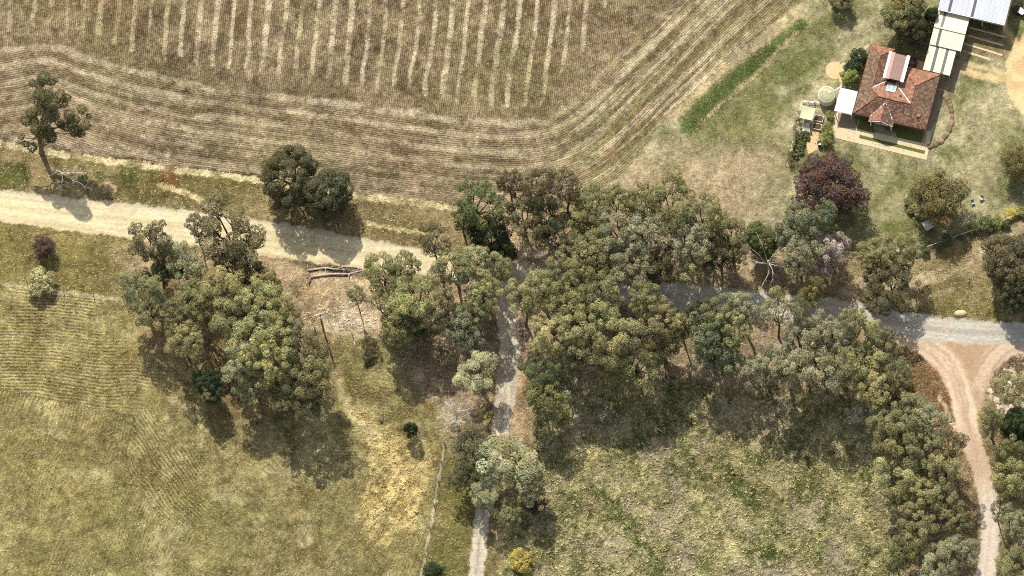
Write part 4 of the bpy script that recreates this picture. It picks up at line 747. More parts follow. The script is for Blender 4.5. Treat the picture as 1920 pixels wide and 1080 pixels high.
def house():
    h = thing('tiled_house', (A_.x, A_.y, 0), 'brick house with a hipped terracotta tile roof and two rear wings', 'house', rz=RZ)
    rng = random.Random(4); E = 2.6; t = 0.42; L = (B_ - A_).length; yN = toL(1628.3, 81.3, E).y; yE = toL(1760.6, 139.6, E).y; a = 3.15; w = 1.85; b2 = 2 * a
    P = lambda x, y, k: Vector((x, y, E + k * t))
    SW, SE, NE, RN, IR, IL = P(0, 0, 0), P(L, 0, 0), P(L, yE, 0), P(L - b2, yE, 0), P(L - b2, b2, 0), P(2 * w, b2, 0); LE, LN = P(2 * w, yN, 0), P(0, yN, 0)
    M1, M2, RA, LA, LV = P(a, a, a), P(L - a, a, a), P(L - a, yE - a, a), P(w, yN - w, w), P(w, b2 - w, w)
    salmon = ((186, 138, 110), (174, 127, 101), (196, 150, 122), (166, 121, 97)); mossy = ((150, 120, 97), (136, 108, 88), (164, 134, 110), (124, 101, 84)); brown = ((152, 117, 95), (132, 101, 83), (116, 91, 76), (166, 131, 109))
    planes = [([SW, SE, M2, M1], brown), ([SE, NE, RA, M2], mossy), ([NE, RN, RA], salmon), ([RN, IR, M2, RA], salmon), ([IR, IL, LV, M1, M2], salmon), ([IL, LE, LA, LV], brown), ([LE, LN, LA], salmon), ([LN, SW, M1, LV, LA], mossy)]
    # porch gable
    f = toL(1651, 228.3, 3.6); xg, yf = f.x, min(f.y, -.6); gh = 1.05; gw = 1.9; back = gh / t
    GR0, GR1 = Vector((xg, yf, E + gh)), Vector((xg, back, E + gh)); gl0, gl1, gr0, gr1 = Vector((xg - gw, yf, E)), Vector((xg - gw, .0, E)), Vector((xg + gw, yf, E)), Vector((xg + gw, 0, E)); dz = Vector((0, 0, .06))
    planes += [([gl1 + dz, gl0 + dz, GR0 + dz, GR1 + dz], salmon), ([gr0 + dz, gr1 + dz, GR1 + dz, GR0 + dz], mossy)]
    def tiles(poly, cols, roof):
        p0 = poly[0]; e = (poly[1] - poly[0]).normalized(); n = (poly[1] - poly[0]).cross(poly[2] - poly[0]).normalized(); s = n.cross(e)
        q = np.array([((p - p0).dot(e), (p - p0).dot(s)) for p in poly]); mb = MB(); gauge, wid = .335, .30; hi = q[:, 1].max()
        for r in range(int(hi / gauge) + 1):
            for c in range(int((q[:, 0].min() - .3) / wid), int(q[:, 0].max() / wid) + 2):
                ca = (c + .5 * (r % 2)) * wid; cb = (r + .5) * gauge
                if not inside(np.array([ca]), np.array([cb]), q)[0]: continue
                j = rng.uniform(-.008, .012); o = p0 + e * ca + s * cb
                lo, up = o - s * gauge * .56, o + s * gauge * .5; hw = e * wid * .475
                v = [lo - hw + n * (.055 + j), lo + hw + n * (.055 + j), up + hw + n * .02, up - hw + n * .02, lo - hw, lo + hw]
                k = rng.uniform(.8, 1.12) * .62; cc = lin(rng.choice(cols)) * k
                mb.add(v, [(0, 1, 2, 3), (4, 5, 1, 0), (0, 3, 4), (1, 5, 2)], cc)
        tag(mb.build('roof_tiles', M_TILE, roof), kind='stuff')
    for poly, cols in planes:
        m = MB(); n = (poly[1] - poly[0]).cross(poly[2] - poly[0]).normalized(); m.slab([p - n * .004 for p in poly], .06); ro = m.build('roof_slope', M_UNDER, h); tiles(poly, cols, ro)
    capc = lambda: lin(rng.choice(((176, 116, 92), (150, 100, 80), (120, 86, 70)))) * .85
    for p, q in ((SW, M1), (SE, M2), (M1, M2), (NE, RA), (RN, RA), (RA, M2), (LN, LA), (LE, LA), (LA, LV), (LV, M1), (GR0, GR1)):
        d = q - p; k = max(1, int(d.length / .42)); m = MB()
        for i in range(k):
            s, e = p + d * (i / k), p + d * ((i + .97) / k); side = d.normalized().cross(Vector((0, 0, 1))).normalized(); up = side.cross(d.normalized()); ring = []
            for pt, r in ((s, .125), (e, .10)): ring += [pt + side * (r * math.cos(g)) + up * (.05 + r * .75 * math.sin(g)) for g in np.linspace(0, math.pi, 5)]
            m.add(ring, [(j, j + 1, j + 6, j + 5) for j in range(4)] + [(4, 3, 2, 1, 0)], capc())
        tag(m.build('ridge_cap', M_TILE, h), kind='stuff')
    for p, q in ((M2, IR), (LV, IL), (GR1, gl1), (GR1, gr1)):
        m = MB(); m.beam(p + Vector((0, 0, .07)), q + Vector((0, 0, .07)), .13, .02); m.build('valley_flashing', M_WHITE, h)
    for p, q in ((SW, Vector((xg - gw, 0, E))), (Vector((xg + gw, 0, E)), SE), (SE, NE), (NE, RN), (LE, LN), (LN, SW)):
        d = (q - p).normalized(); out = d.cross(Vector((0, 0, 1))); m = MB(); m.beam(p + out * .075 - Vector((0, 0, .06)), q + out * .075 - Vector((0, 0, .06)), .12, .11); m.build('gutter', M_UNDER, h)
    # walls
    i = .55; ring = [(i, i), (L - i, i), (L - i, yE - i), (L - b2 + i, yE - i), (L - b2 + i, b2 - i), (2 * w - i, b2 - i), (2 * w - i, yN - i), (i, yN - i)]
    for (xa, ya), (xb, yb) in zip(ring, ring[1:] + ring[:1]):
        m = MB(); d = Vector((xb - xa, yb - ya, 0)).normalized(); o = d.cross(Vector((0, 0, 1))) * -.1; m.beam(Vector((xa, ya, 1.27)) + o, Vector((xb, yb, 1.27)) + o, .2, 2.54); wl = m.build('wall', M_BRICK, h)
        ln = math.hypot(xb - xa, yb - ya)
        for k in range(int(ln // 3)):
            c = Vector((xa, ya, 1.5)) + d * (ln * (k + .5) / (ln // 3)); out = d.cross(Vector((0, 0, 1))); m = MB(); m.beam(c - d * .75 + out * .02, c + d * .75 + out * .02, .06, 1.2); wi = m.build('window', M_GLASS, h)
            m = MB()
            for zz in (-.63, .63): m.beam(c - d * .8 + out * .03 + Vector((0, 0, zz)), c + d * .8 + out * .03 + Vector((0, 0, zz)), .09, .07)
            for xx in (-.78, 0, .78): m.beam(c + d * xx + out * .033 + Vector((0, 0, -.59)), c + d * xx + out * .033 + Vector((0, 0, .59)), .06, .08)
            m.build('frame', M_WHITE, wi)
    # porch front
    m = MB(); m.add([(xg - gw + .1, yf + .12, E - .02), (xg + gw - .1, yf + .12, E - .02), (xg, yf + .12, E + gh - .06), (xg - gw + .1, yf + .2, E - .02), (xg + gw - .1, yf + .2, E - .02), (xg, yf + .2, E + gh - .06)], [(0, 1, 2), (5, 4, 3), (0, 3, 4, 1)]); gb = m.build('porch_gable', M_WOOD, h)
    m = MB(); m.box(xg - gw + .1, xg + gw - .1, yf + .1, yf + .3, 1.9, E - .03); m.build('porch_beam', M_WOOD, h)
    for k in range(9): m = MB(); xx = xg - .95 + k * .24; m.box(xx, xx + .13, yf + .05, yf + .1, 2.05, 2.5); m.build('slat', M_WHITE, gb)
    for xx in (xg - gw + .25, xg + gw - .25): m = MB(); m.box(xx - .09, xx + .09, yf + .12, yf + .3, 0, 1.9); m.build('porch_post', M_WHITE, h)
    for sx, c0 in ((-1, gl0), (1, gr0)): m = MB(); m.beam(c0 + Vector((sx * .05, -.03, .0)), GR0 + Vector((0, -.03, .02)), .05, .16); m.build('barge_board', M_WHITE, h)
    # skylight on the rear slope
    c = toL(1671, 165, E + .9); zc = E + (b2 - c.y) * t; sl = Vector((0, -1, t)).normalized(); nn = Vector((0, t, 1)).normalized(); X = Vector((1, 0, 0)); o = Vector((c.x, c.y, zc)) + nn * .06
    m = MB(); q = [o + X * (.75 * i) + sl * (.72 * j) for i, j in ((-1, -1), (1, -1), (1, 1), (-1, 1))]; m.add(q + [p + nn * .16 for p in q], [(3, 2, 1, 0), (4, 5, 6, 7), (0, 1, 5, 4), (1, 2, 6, 5), (2, 3, 7, 6), (3, 0, 4, 7)]); sk = m.build('skylight', M_WHITE, h)
    for k in (-1, 1): m = MB(); q = [o + nn * .172 + X * (k * .36 + .3 * i) + sl * (.58 * j) for i, j in ((-1, -1), (1, -1), (1, 1), (-1, 1))]; m.add(q, [(3, 2, 1, 0)]); m.build('pane', M_GLASS, sk)
    c = toL(1689, 181, E + .8); m = MB(); m.lathe([(.11, 0), (.11, .55), (.15, .56), (.15, .62)], 10, centre=(c.x, c.y, E + .55)); m.build('vent_pipe', M_UNDER, h)
    c = toL(1722, 219, E + .3); m = MB(); m.box(c.x - .25, c.x + .25, c.y - .2, c.y + .2, E + .2, E + 1.0); m.build('chimney', M_BRICK, h)
house()
def pergola():
    z = 4.15; q = [toL(*p, z) for p in ((1655.4, 143.8), (1693, 155.2), (1707.5, 105.2), (1668, 95.8))]; xa = (q[0].x + q[3].x) / 2; xb = (q[1].x + q[2].x) / 2; ya = (q[0].y + q[1].y) / 2; yb = (q[2].y + q[3].y) / 2
    o = thing('courtyard_roof', (A_.x, A_.y, 0), 'tinted glazed roof between two white beams over the house courtyard', 'roof', rz=RZ)
    for k in range(5):
        s = (xb - xa - 1.5) / 5; m = MB(); m.slab([(xa + 1.0 + s * k, ya + .1, z - .05), (xa + 1.0 + s * (k + .96), ya + .1, z - .05), (xa + 1.0 + s * (k + .96), yb - .1, z - .12), (xa + 1.0 + s * k, yb - .1, z - .12)], .03); m.build('glazing_sheet', M_POLY, o)
    m = MB(); m.box(xa, xa + .42, ya, yb, z - .25, z + .04); m.build('beam', M_WHITE, o); m = MB(); m.box(xb - .52, xb, ya, yb, z - .25, z + .04); m.build('beam', M_WHITE, o)
    m = MB(); m.box(xa + .44, xa + .98, ya, yb, z - .2, z - .02); m.build('flashing', M_TILE, o).data.attributes['Col'].data.foreach_set('color', np.tile((.52, .30, .25, 1), 8).astype(np.float32))
    for yy in (ya + .03, yb - .03): m = MB(); m.box(xa + .43, xb - .53, yy - .05, yy + .05, z - .35, z - .2); m.build('end_beam', M_UNDER, o)
    for xx, yy in ((xa + .2, yb - .2), (xb - .25, yb - .2), (xa + .2, ya + .2), (xb - .25, ya + .2)): m = MB(); m.box(xx - .06, xx + .06, yy - .06, yy + .06, 0, z - .26); m.build('post', M_WHITE, o)
pergola()
def sheet_roof(o, x0, x1, pts, mat, pitch, strips=(), th=.04):
    """roof sheets running up the slope; pts = (y, z) along it; strips = skylight sheets (x from, x to)"""
    cuts = [(x0, x1, False)]
    for a, b in strips: cuts = [c for s in cuts for c in ((s,) if s[2] or not (s[0] < a < s[1]) else ((s[0], a, False), (a, b, True), (b, s[1], False)))]
    for (ya, za), (yb, zb) in zip(pts[:-1], pts[1:]):
        for a, b, sky_ in cuts:
            n = 1 if sky_ else max(1, round((b - a) / pitch))
            for k in range(n):
                xa, xb = a + (b - a) * k / n, a + (b - a) * (k + 1) / n - .012; d = -.012 if sky_ else 0
                m = MB(); m.slab([(xa, ya + .004, za + d), (xb, ya + .004, za + d), (xb, yb - .004, zb + d), (xa, yb - .004, zb + d)], th)
                if not sky_:
                    r = 4
                    for i in range(r): xx = xa + (xb - xa) * (i + .5) / r; m.slab([(xx - .025, ya + .004, za + .022), (xx + .025, ya + .004, za + .022), (xx + .025, yb - .004, zb + .022), (xx - .025, yb - .004, zb + .022)], .02)
                m.build('skylight_sheet' if sky_ else 'roof_sheet', M_STRIP if sky_ else mat, o)
def base_at(px, py, z): p = G(px, py, z); return (p.x, p.y, 0)
def carports():
    o = thing('carport', base_at(1730.4, 130, 2.6), 'cream carport with two dark skylight strips joined to the house', 'carport', rz=RZ)
    sheet_roof(o, 0, 4.35, [(0, 2.55), (4.2, 2.7)], M_SHEETC, .76, ((1.15, 1.62), (2.78, 3.22)))
    for x in (.15, 4.2):
        for y in (.2, 2.1, 4.0): m = MB(); m.box(x - .06, x + .06, y - .06, y + .06, 0, 2.48); m.build('post', M_CLAD, o)
    for y in (.15, 4.05): m = MB(); m.box(.05, 4.3, y - .05, y + .05, 2.36, 2.48); m.build('beam', M_CLAD, o)
    o = thing('long_carport', base_at(1742.6, 83.3, 2.95), 'wider cream carport with one skylight line running up to the shed', 'carport', rz=RZ)
    sheet_roof(o, 0, 5.1, [(.05, 2.95), (2.95, 3.2)], M_SHEETC, .76, ((.98, 1.4),)); sheet_roof(o, 0, 5.1, [(3.0, 3.3), (5.9, 3.05)], M_SHEETC, .76, ((.98, 1.4),))
    m = MB(); m.box(0, 5.1, 2.86, 3.08, 3.28, 3.36); m.build('ridge_cap', M_SHEETC, o)
    for x in (.15, 4.95):
        for y in (.3, 2.9, 5.4): m = MB(); m.box(x - .06, x + .06, y - .06, y + .06, 0, 2.86); m.build('post', M_CLAD, o)
    for y in (.3, 2.9, 5.4): m = MB(); m.box(.08, 5.0, y - .05, y + .05, 2.72, 2.85); m.build('beam', M_CLAD, o)
    m = MB(); m.box(.02, .08, .4, 5.3, 0, 2.7); m.build('side_wall', M_CLAD, o)
    o = thing('farm_shed', base_at(1758.8, 17, 3.9), 'large shed with a white metal roof and beige walls in the top right', 'shed', rz=RZ)
    Wd, Ln = 10.8, 9.0
    sheet_roof(o, 0, Wd, [(0, 3.9), (4.5, 4.7), (9.0, 3.9)], M_SHEETW, .76, ((1.55, 1.98), (5.25, 5.68)))
    m = MB(); m.box(0, Wd, 4.36, 4.64, 4.7, 4.78); m.build('ridge_cap', M_SHEETW, o)
    m = MB(); m.box(.12, Wd - .12, .12, .2, 2.55, 3.82); m.build('wall', M_CLAD, o); m = MB(); m.box(Wd - .2, Wd - .12, .2, Ln - .2, 0, 3.82); m.build('wall', M_CLAD, o); m = MB(); m.box(.12, .2, .2, Ln - .2, 0, 3.82); m.build('wall', M_CLAD, o); m = MB(); m.box(.12, Wd - .12, Ln - .2, Ln - .12, 0, 3.82); m.build('wall', M_CLAD, o)
    for k in range(4): xx = .16 + k * (Wd - .5) / 3; m = MB(); m.box(xx, xx + .18, .13, .31, 0, 2.54); m.build('post', M_CLAD, o)
    for k in range(5): m = MB(); m.box(Wd - .125, Wd - .1, 1 + k * 1.6, 1.25 + k * 1.6, 2.6, 2.8); m.build('wall_vent', M_DARK, o)
    m = MB(); m.box(0, Wd, -.1, 0, 3.72, 3.86); m.build('gutter', M_WHITE, o)
    o = thing('patio_roof', base_at(1564, 207.5, 2.45), 'flat white patio roof on the west side of the house', 'patio roof', rz=RZ)
    sheet_roof(o, 0, 2.85, [(0, 2.42), (3.95, 2.5)], M_SHEETW, .72)
    for x in (.12, 2.7):
        for y in (.15, 3.8): m = MB(); m.box(x - .05, x + .05, y - .05, y + .05, 0, 2.36); m.build('post', M_WHITE, o)
carports()
def flat(name, pts, z, mat, label, th=.1, dens=False):
    """a paved or turfed sheet lying on the ground"""
    q = curve(pts + pts[:1], 6)[:-1] if dens else pts
    p = [G(*a, 0) for a in q]; area = sum(p[i].x * p[(i + 1) % len(p)].y - p[(i + 1) % len(p)].x * p[i].y for i in range(len(p)))
    if area < 0: p = p[::-1]
    m = MB(); m.slab([(a.x, a.y, z) for a in p], th); return tag(m.build(name, mat), label, None, None, 'structure')
flat('patio', [(1561, 208), (1600, 216), (1606, 240), (1735, 270), (1737, 246), (1746, 247), (1742, 279), (1737, 300), (1563, 258)], .05, M_CONC, 'cream concrete patio along the south side of the house')
flat('paving', [(1572, 212), (1602, 219), (1607, 241), (1570, 240)], .056, M_GREYP, 'darker paved corner of the patio')
flat('turf', [(1601.5, 217), (1634, 225), (1640, 250), (1608, 242)], .06, M_TURF, 'strip of turf under the front eave'); flat('turf', [(1676, 236), (1733, 248), (1727, 268), (1682, 258)], .06, M_TURF, 'turf under the eave right of the porch')
flat('turf', [(1612, 253), (1735, 283), (1733, 289), (1611, 259)], .062, M_TURF, 'long strip of turf set into the patio')
flat('paving', [(1802, 96), (1816, 98), (1792, 152), (1770, 180), (1744, 245), (1737, 243), (1762, 150), (1784, 148)], .045, M_GREYP, 'grey path between the house and the carport')
flat('round_paving', [(1565 + 17 * math.cos(k * math.pi / 8), 132 + 16.4 * math.sin(k * math.pi / 8)) for k in range(16)], .05, M_PINK, 'round cream paved circle on the lawn')
flat('garden_path', [(1578, 120), (1600, 108), (1610, 95), (1630, 82), (1628, 88), (1617, 100), (1603, 116), (1580, 128)], .04, M_PINK, 'curving path from the paved circle to the house')
flat('garden_path', [(1573, 146), (1577, 146), (1580, 164), (1576, 164)], .04, M_PINK, 'short path from the paved circle to the patio roof')
flat('courtyard', [(1700, 108), (1745, 119), (1738, 133), (1704, 126)], .05, M_PINK, 'orange paved courtyard between house and carport')
flat('bed_path', [(1520, 243), (1536, 246), (1533, 280), (1515, 290), (1512, 270)], .03, M_PINK, 'bare path between the vegetable bed and the hedge')
for k, (x0, y0, x1, y1, w) in enumerate(((1818, 50, 1886, 68, 3), (1816, 65, 1882, 84, 3), (1808, 80, 1880, 102, 3.2), (1806, 94, 1858, 110, 3.4))):
    flat('concrete_strip', [(x0, y0), (x1, y1), (x1 - 1, y1 + w), (x0 - 1, y0 + w)], .04, M_CONC, 'one of the pale concrete strips beside the long carport')
for pts, ht in (([(1563, 262), (1740, 303)], 0),):
    pass

# ------------------------------------------------------------------ garden things
def tank():
    c = G(1550, 177, 2.0); o = thing('water_tank', (c.x, c.y, 0), 'round cream water tank with a mossy lid beside the patio roof', 'water tank')
    m = MB(); m.lathe([(1.36, 0), (1.38, .5), (1.36, .55), (1.38, 1.0), (1.36, 1.05), (1.38, 1.5), (1.36, 1.55), (1.38, 2.05), (1.28, 2.12)], 32); m.build('wall', M_TANK, o, True)
    m = MB(); m.lathe([(1.27, 2.10), (1.2, 2.16), (.7, 2.3), (.3, 2.36), (.02, 2.37)], 32); m.build('lid', M_LID, o, True)
    e = RINV and (G(1577, 163, 2.4) - Vector((c.x, c.y, 0)))
    for k in (0, .16): m = MB(); m.tube([(1.1, .35 + k, 2.25), (e.x, e.y + k, 2.38)], .04, 8); m.build('pipe', M_WHITE, o, True)
    m = MB(); m.lathe([(.25, 2.25), (.25, 2.4), (.02, 2.42)], 14, centre=(.5, .3, 0)); m.build('hatch', M_TANK, o)
tank()
def garden():
    c = G(1514, 212, 1.7); o = thing('shade_frame', (c.x, c.y, 0), 'pale net stretched over a low garden frame', 'shade frame', rz=RZ)
    rng = np.random.RandomState(2); n = 7; v = []; f = []
    for j in range(n):
        for i in range(n): u, w = i / (n - 1) * 2 - 1, j / (n - 1) * 2 - 1; v.append((u * (1.05 + .05 * w), w * 1.05, 1.75 - .16 * (1 - u * u) * (1 - w * w) + rng.uniform(-.02, .02)))
    f = [(j * n + i, j * n + i + 1, (j + 1) * n + i + 1, (j + 1) * n + i) for j in range(n - 1) for i in range(n - 1)]
    m = MB(); m.add(v, f); m.build('net', M_NET, o, True)
    for x in (-1.05, 1.05):
        for y in (-1.05, 1.05): m = MB(); m.tube([(x, y, 0), (x, y, 1.78)], .035, 6); m.build('post', M_WHITE, o)
    c = G(1513, 239, .5); o = thing('cold_frame', (c.x, c.y, 0), 'white triangular cold frame below the net frame', 'cold frame', rz=RZ)
    for a, b in (((-.6, -.5, .1), (.6, -.55, .1)), ((.6, -.55, .1), (.1, .6, .7)), ((.1, .6, .7), (-.6, -.5, .1)), ((-.6, -.5, .1), (-.5, .6, .1)), ((-.5, .6, .1), (.1, .6, .7))): m = MB(); m.beam(a, b, .09, .06); m.build('rail', M_WHITE, o)
    m = MB(); m.add([(-.55, -.45, .12), (.5, -.5, .12), (.08, .52, .66)], [(0, 1, 2)]); m.build('net', M_NET, o)
    for px, py, lab in ((1535, 222, 'upper of two raised wooden garden beds'), (1532, 237, 'lower of two raised wooden garden beds')):
        c = G(px, py, .4); o = thing('raised_bed', (c.x, c.y, 0), lab, 'garden bed', 'raised beds', RZ); hx, hy = .72, .5
        for x0, x1, y0, y1 in ((-hx, hx, -hy, -hy + .07), (-hx, hx, hy - .07, hy), (-hx, -hx + .07, -hy + .072, hy - .072), (hx - .07, hx, -hy + .072, hy - .072)): m = MB(); m.box(x0, x1, y0, y1, 0, .45); m.build('plank', M_PEEL, o)
        m = MB(); m.box(-hx + .072, hx - .072, -hy + .072, hy - .072, 0, .36); m.build('soil', M_SOIL, o)
    flat('bed_gravel', [(1525, 208), (1549, 214), (1545, 246), (1520, 242)], .025, M_GREYP, 'worn gravel around the raised beds')
    def hedge(pts, w, h, col, label, n=90, name='hedge', cat='hedge', size=.085, gap=.34):
        rng = np.random.RandomState(len(label)); c0 = G(*pts[0]); o = thing(name, (c0.x, c0.y, 0), label, cat); cen = []
        line = curve(pts, 10); P = [G(*q) - c0 for q in line]
        for p, q in zip(P[:-1], P[1:]):
            for s in range(max(1, int((q - p).length / gap))):
                b = p.lerp(q, rng.rand())
                for k in range(max(1, int(w / .4))): cen.append((b.x + rng.uniform(-w, w) * .5, b.y + rng.uniform(-w, w) * .5, h * rng.uniform(.45, .82)))
        rad = rng.uniform(.22, .36, len(cen)) * min(1.3, max(.6, h)); v, f, c = leaves(rng, cen, rad, n, size, zlo=-.7); me = mesh_np('foliage', v, f, c); me.materials.append(LEAF); link('foliage', me, o).color = (*COLS[col], 1)
        m = MB(); [m.tube([(x, y, 0), (x, y, z)], .03, 4) for x, y, z in cen[::3]]; tag(m.build('stems', BARK, o), kind='stuff')
    hedge([(1552, 236), (1552, 255), (1550, 275)], 1.3, 1.8, 'lime', 'clipped oblong lime green hedge beside the patio')
    hedge([(1502, 212), (1492, 250), (1482, 290), (1482, 312)], .7, 1.2, 'brown', 'long brown hedge on the west edge of the vegetable garden')
    hedge([(1505, 252), (1500, 272), (1492, 295)], 1.7, .6, 'green', 'leafy green vegetable patch inside the brown hedge', 70, 'vegetable_patch', 'vegetable patch', .11)
    hedge([(1517, 250), (1511, 268)], .9, .5, 'green', 'smaller leafy patch beside the bare bed path', 60, 'vegetable_patch', 'vegetable patch', .11)
    flat('edging', [(1502, 190), (1505, 190), (1498, 230), (1479, 312), (1475, 312), (1494, 230)], .06, M_CONC, 'cream edging strip along the brown hedge')
    # low rails of the vegetable garden
    for a, b, lab in (((1505, 189), (1527, 191), 'low white rail at the top of the vegetable garden'), ((1527, 189), (1547, 196), 'white rail below the water tank')):
        p, q = G(*a, .8), G(*b, .8); o = thing('garden_rail', (p.x, p.y, 0), lab, 'rail'); d = q - p
        for z in (.45, .85): m = MB(); m.beam((0, 0, z), (d.x, d.y, z), .06, .07); m.build('rail', M_WHITE, o)
        for s in (0.02, .5, .98): m = MB(); m.box(d.x * s - .04, d.x * s + .04, d.y * s - .04, d.y * s + .04, 0, .9); m.build('post', M_WHITE, o)
    # wheeled bin
    c = G(1536.5, 270, .5); o = thing('wheelie_bin', (c.x, c.y, 0), 'black wheeled bin with a pale lid beside the oblong hedge', 'bin', rz=.2)
    m = MB(); m.add([(-.24, -.26, .08), (.24, -.26, .08), (.24, .26, .08), (-.24, .26, .08), (-.29, -.34, 1.0), (.29, -.34, 1.0), (.29, .36, 1.0), (-.29, .36, 1.0)], [(3, 2, 1, 0), (4, 5, 6, 7), (0, 1, 5, 4), (1, 2, 6, 5), (2, 3, 7, 6), (3, 0, 4, 7)]); m.build('body', M_DARK, o)
    m = MB(); m.box(-.31, .31, -.1, .38, 1.004, 1.06); m.build('lid', M_DARK, o); m = MB(); m.box(-.2, .2, -.34, -.12, 1.004, 1.05); m.build('label_plate', M_WHITE, o)
    for x in (-.27, .27): m = MB(); m.tube([(x - .04, .3, .1), (x + .04, .3, .1)], .1, 12); m.build('wheel', M_DARK, o)
    # stone borders
    def stones(pts, n, s, label, cols, name='stone_border'):
        rng = np.random.RandomState(n); line = curve(pts, 12); cum = np.r_[0, np.cumsum(np.hypot(*np.diff(line, axis=0).T))]; c0 = G(*pts[0]); o = thing(name, (c0.x, c0.y, 0), label, 'garden border')
        for i in range(n):
            d = cum[-1] * i / (n - 1); q = [np.interp(d, cum, line[:, k]) for k in (0, 1)]; p = G(*q) - c0; r = s * rng.uniform(.75, 1.25); m = MB(); pr = []
            for zz, rr in ((0, .9), (.25, 1.0), (.55, .8), (.72, .35)): pr.append((rr * r, zz * r))
            m.lathe(pr, 9, lin(cols[rng.randint(len(cols))]) * .9); m.v = [(x * (1 + .18 * math.sin(k * 2.3 + i)) + p.x, y * (1 + .18 * math.cos(k * 1.7 + i)) + p.y, z) for k, (x, y, z) in enumerate(m.v)]; m.build('stone', M_STONE, o)
    stones([(1770, 180), (1780, 194), (1785, 215), (1782, 236), (1770, 258), (1757, 270), (1743, 275)], 30, .40, 'curved border of brown stones on the lawn east of the house', ((128, 104, 80), (150, 130, 104), (104, 86, 64), (116, 108, 74)))
    stones([(1703, 362), (1697, 378), (1699, 395), (1708, 407), (1724, 412), (1738, 410)], 26, .2, 'thin curved edging around the round garden bed', ((92, 78, 62), (120, 104, 84), (170, 152, 124)), 'bed_edging')
    flat('garden_bed', [(1701, 364), (1722, 345), (1735, 408), (1722, 411), (1708, 405), (1700, 392)], .03, M_TURF, 'green floor of the round garden bed', dens=True)
    # peeling platform with a yellow board, chairs
    c = G(1742, 420, .6); o = thing('board_platform', (c.x, c.y, 0), 'low platform of boards with peeling white paint under the autumn tree', 'platform', rz=.55)
    for k in range(6): m = MB(); m.box(-.95, .95, -.75 + k * .255, -.75 + k * .255 + .24, .5, .56); m.build('board', M_PEEL, o)
    for x in (-.85, .85):
        for y in (-.65, .65): m = MB(); m.box(x - .05, x + .05, y - .05, y + .05, 0, .498); m.build('leg', M_WOOD, o)
    c = G(1758, 412, .8); o = thing('yellow_board', (c.x, c.y, 0), 'bright yellow board lying beside the peeling platform', 'board', rz=.42); m = MB(); m.box(-.8, .8, -.2, .2, .62, .68); m.build('board', M_YEL, o)
    for x in (-.6, .6): m = MB(); m.box(x - .04, x + .04, -.15, .15, 0, .618); m.build('trestle', M_WOOD, o)
    for px, py, rz, lab in ((1824, 380, .3, 'left of two pale green garden chairs on the lawn'), (1840, 372, -.4, 'right of two pale green garden chairs on the lawn')):
        c = G(px, py, .4); o = thing('garden_chair', (c.x, c.y, 0), lab, 'chair', 'garden chairs', rz)
        m = MB(); m.box(-.27, .27, -.27, .25, .42, .46); m.build('seat', M_CHAIR, o); m = MB(); m.add([(-.27, .26, .462), (.27, .26, .462), (.27, .38, .95), (-.27, .38, .95), (-.27, .3, .462), (.27, .3, .462), (.27, .42, .95), (-.27, .42, .95)], [(0, 1, 2, 3), (7, 6, 5, 4), (3, 2, 6, 7), (0, 3, 7, 4), (1, 5, 6, 2)]); m.build('backrest', M_CHAIR, o)
        for x in (-.24, .24):
            for y in (-.24, .22): m = MB(); m.tube([(x * 1.15, y * 1.15, 0), (x, y, .42)], .022, 6); m.build('leg', M_DARK, o)
    c = G(1911, 20, .6); o = thing('garden_trailer', (c.x, c.y, 0), 'small dark trailer with a crumpled white cover by the shed', 'trailer', rz=-.5)
    m = MB(); m.box(-.9, .9, -.55, .55, .42, .8); m.build('tray', M_DARK, o)
    for y in (-.62, .62): m = MB(); m.tube([(0, y - .06, .3), (0, y + .06, .3)], .3, 16); m.build('wheel', M_DARK, o)
    m = MB(); m.tube([(.9, 0, .5), (1.7, 0, .45)], .04, 6); m.build('drawbar', M_DARK, o)
    rng = np.random.RandomState(8); n = 8; v = [(-.1 + i * .14, -.5 + j * .14, .84 + .14 * rng.rand() + .12 * math.sin(i)) for j in range(n) for i in range(n)]; m = MB(); m.add(v, [(j * n + i, j * n + i + 1, (j + 1) * n + i + 1, (j + 1) * n + i) for j in range(n - 1) for i in range(n - 1)]); m.build('cover', M_WHITE, o, True)
    # lush grass rows beside the field
    for pts, w, lab in (([(1294, 244), (1318, 215), (1350, 185), (1385, 150), (1412, 128)], 1.2, 'lush dark green grass row at its lower end'), ([(1300, 212), (1345, 170), (1395, 125), (1440, 92)], .9, 'thin upper row of green grass'), ([(1405, 132), (1440, 100), (1475, 70), (1508, 42)], .9, 'green grass row running up to the lawn corner'), ([(1498, 55), (1512, 46), (1516, 62)], .5, 'clump of green grass at the upper end of the row')):
        rng = np.random.RandomState(len(lab)); line = curve(pts, 10); cum = np.r_[0, np.cumsum(np.hypot(*np.diff(line, axis=0).T))]; n = int(cum[-1] * 8 * w); d = rng.uniform(0, cum[-1], n); X, Y = [np.interp(d, cum, line[:, k]) for k in (0, 1)]
        keepn = fbm(X, Y, 16, 4, 3, .65) > rng.uniform(.3, .62, n); X, Y, n = X[keepn], Y[keepn], int(keepn.sum()); P = np.array([G(x, y)[:2] for x, y in zip(X, Y)]) + rng.normal(0, w * .62, (n, 2)); a = rng.uniform(0, 6.28, n); L = rng.uniform(.14, .34, n); dx, dy = np.cos(a), np.sin(a); ww = .05; z = np.zeros(n)
        v = np.stack([np.stack([P[:, 0] - dy * ww, P[:, 1] + dx * ww, z], 1), np.stack([P[:, 0] + dy * ww, P[:, 1] - dx * ww, z], 1), np.stack([P[:, 0] + dx * L * .8, P[:, 1] + dy * L * .8, z + L], 1)], 1).reshape(-1, 3); g = rng.uniform(.6, 1.4, n)
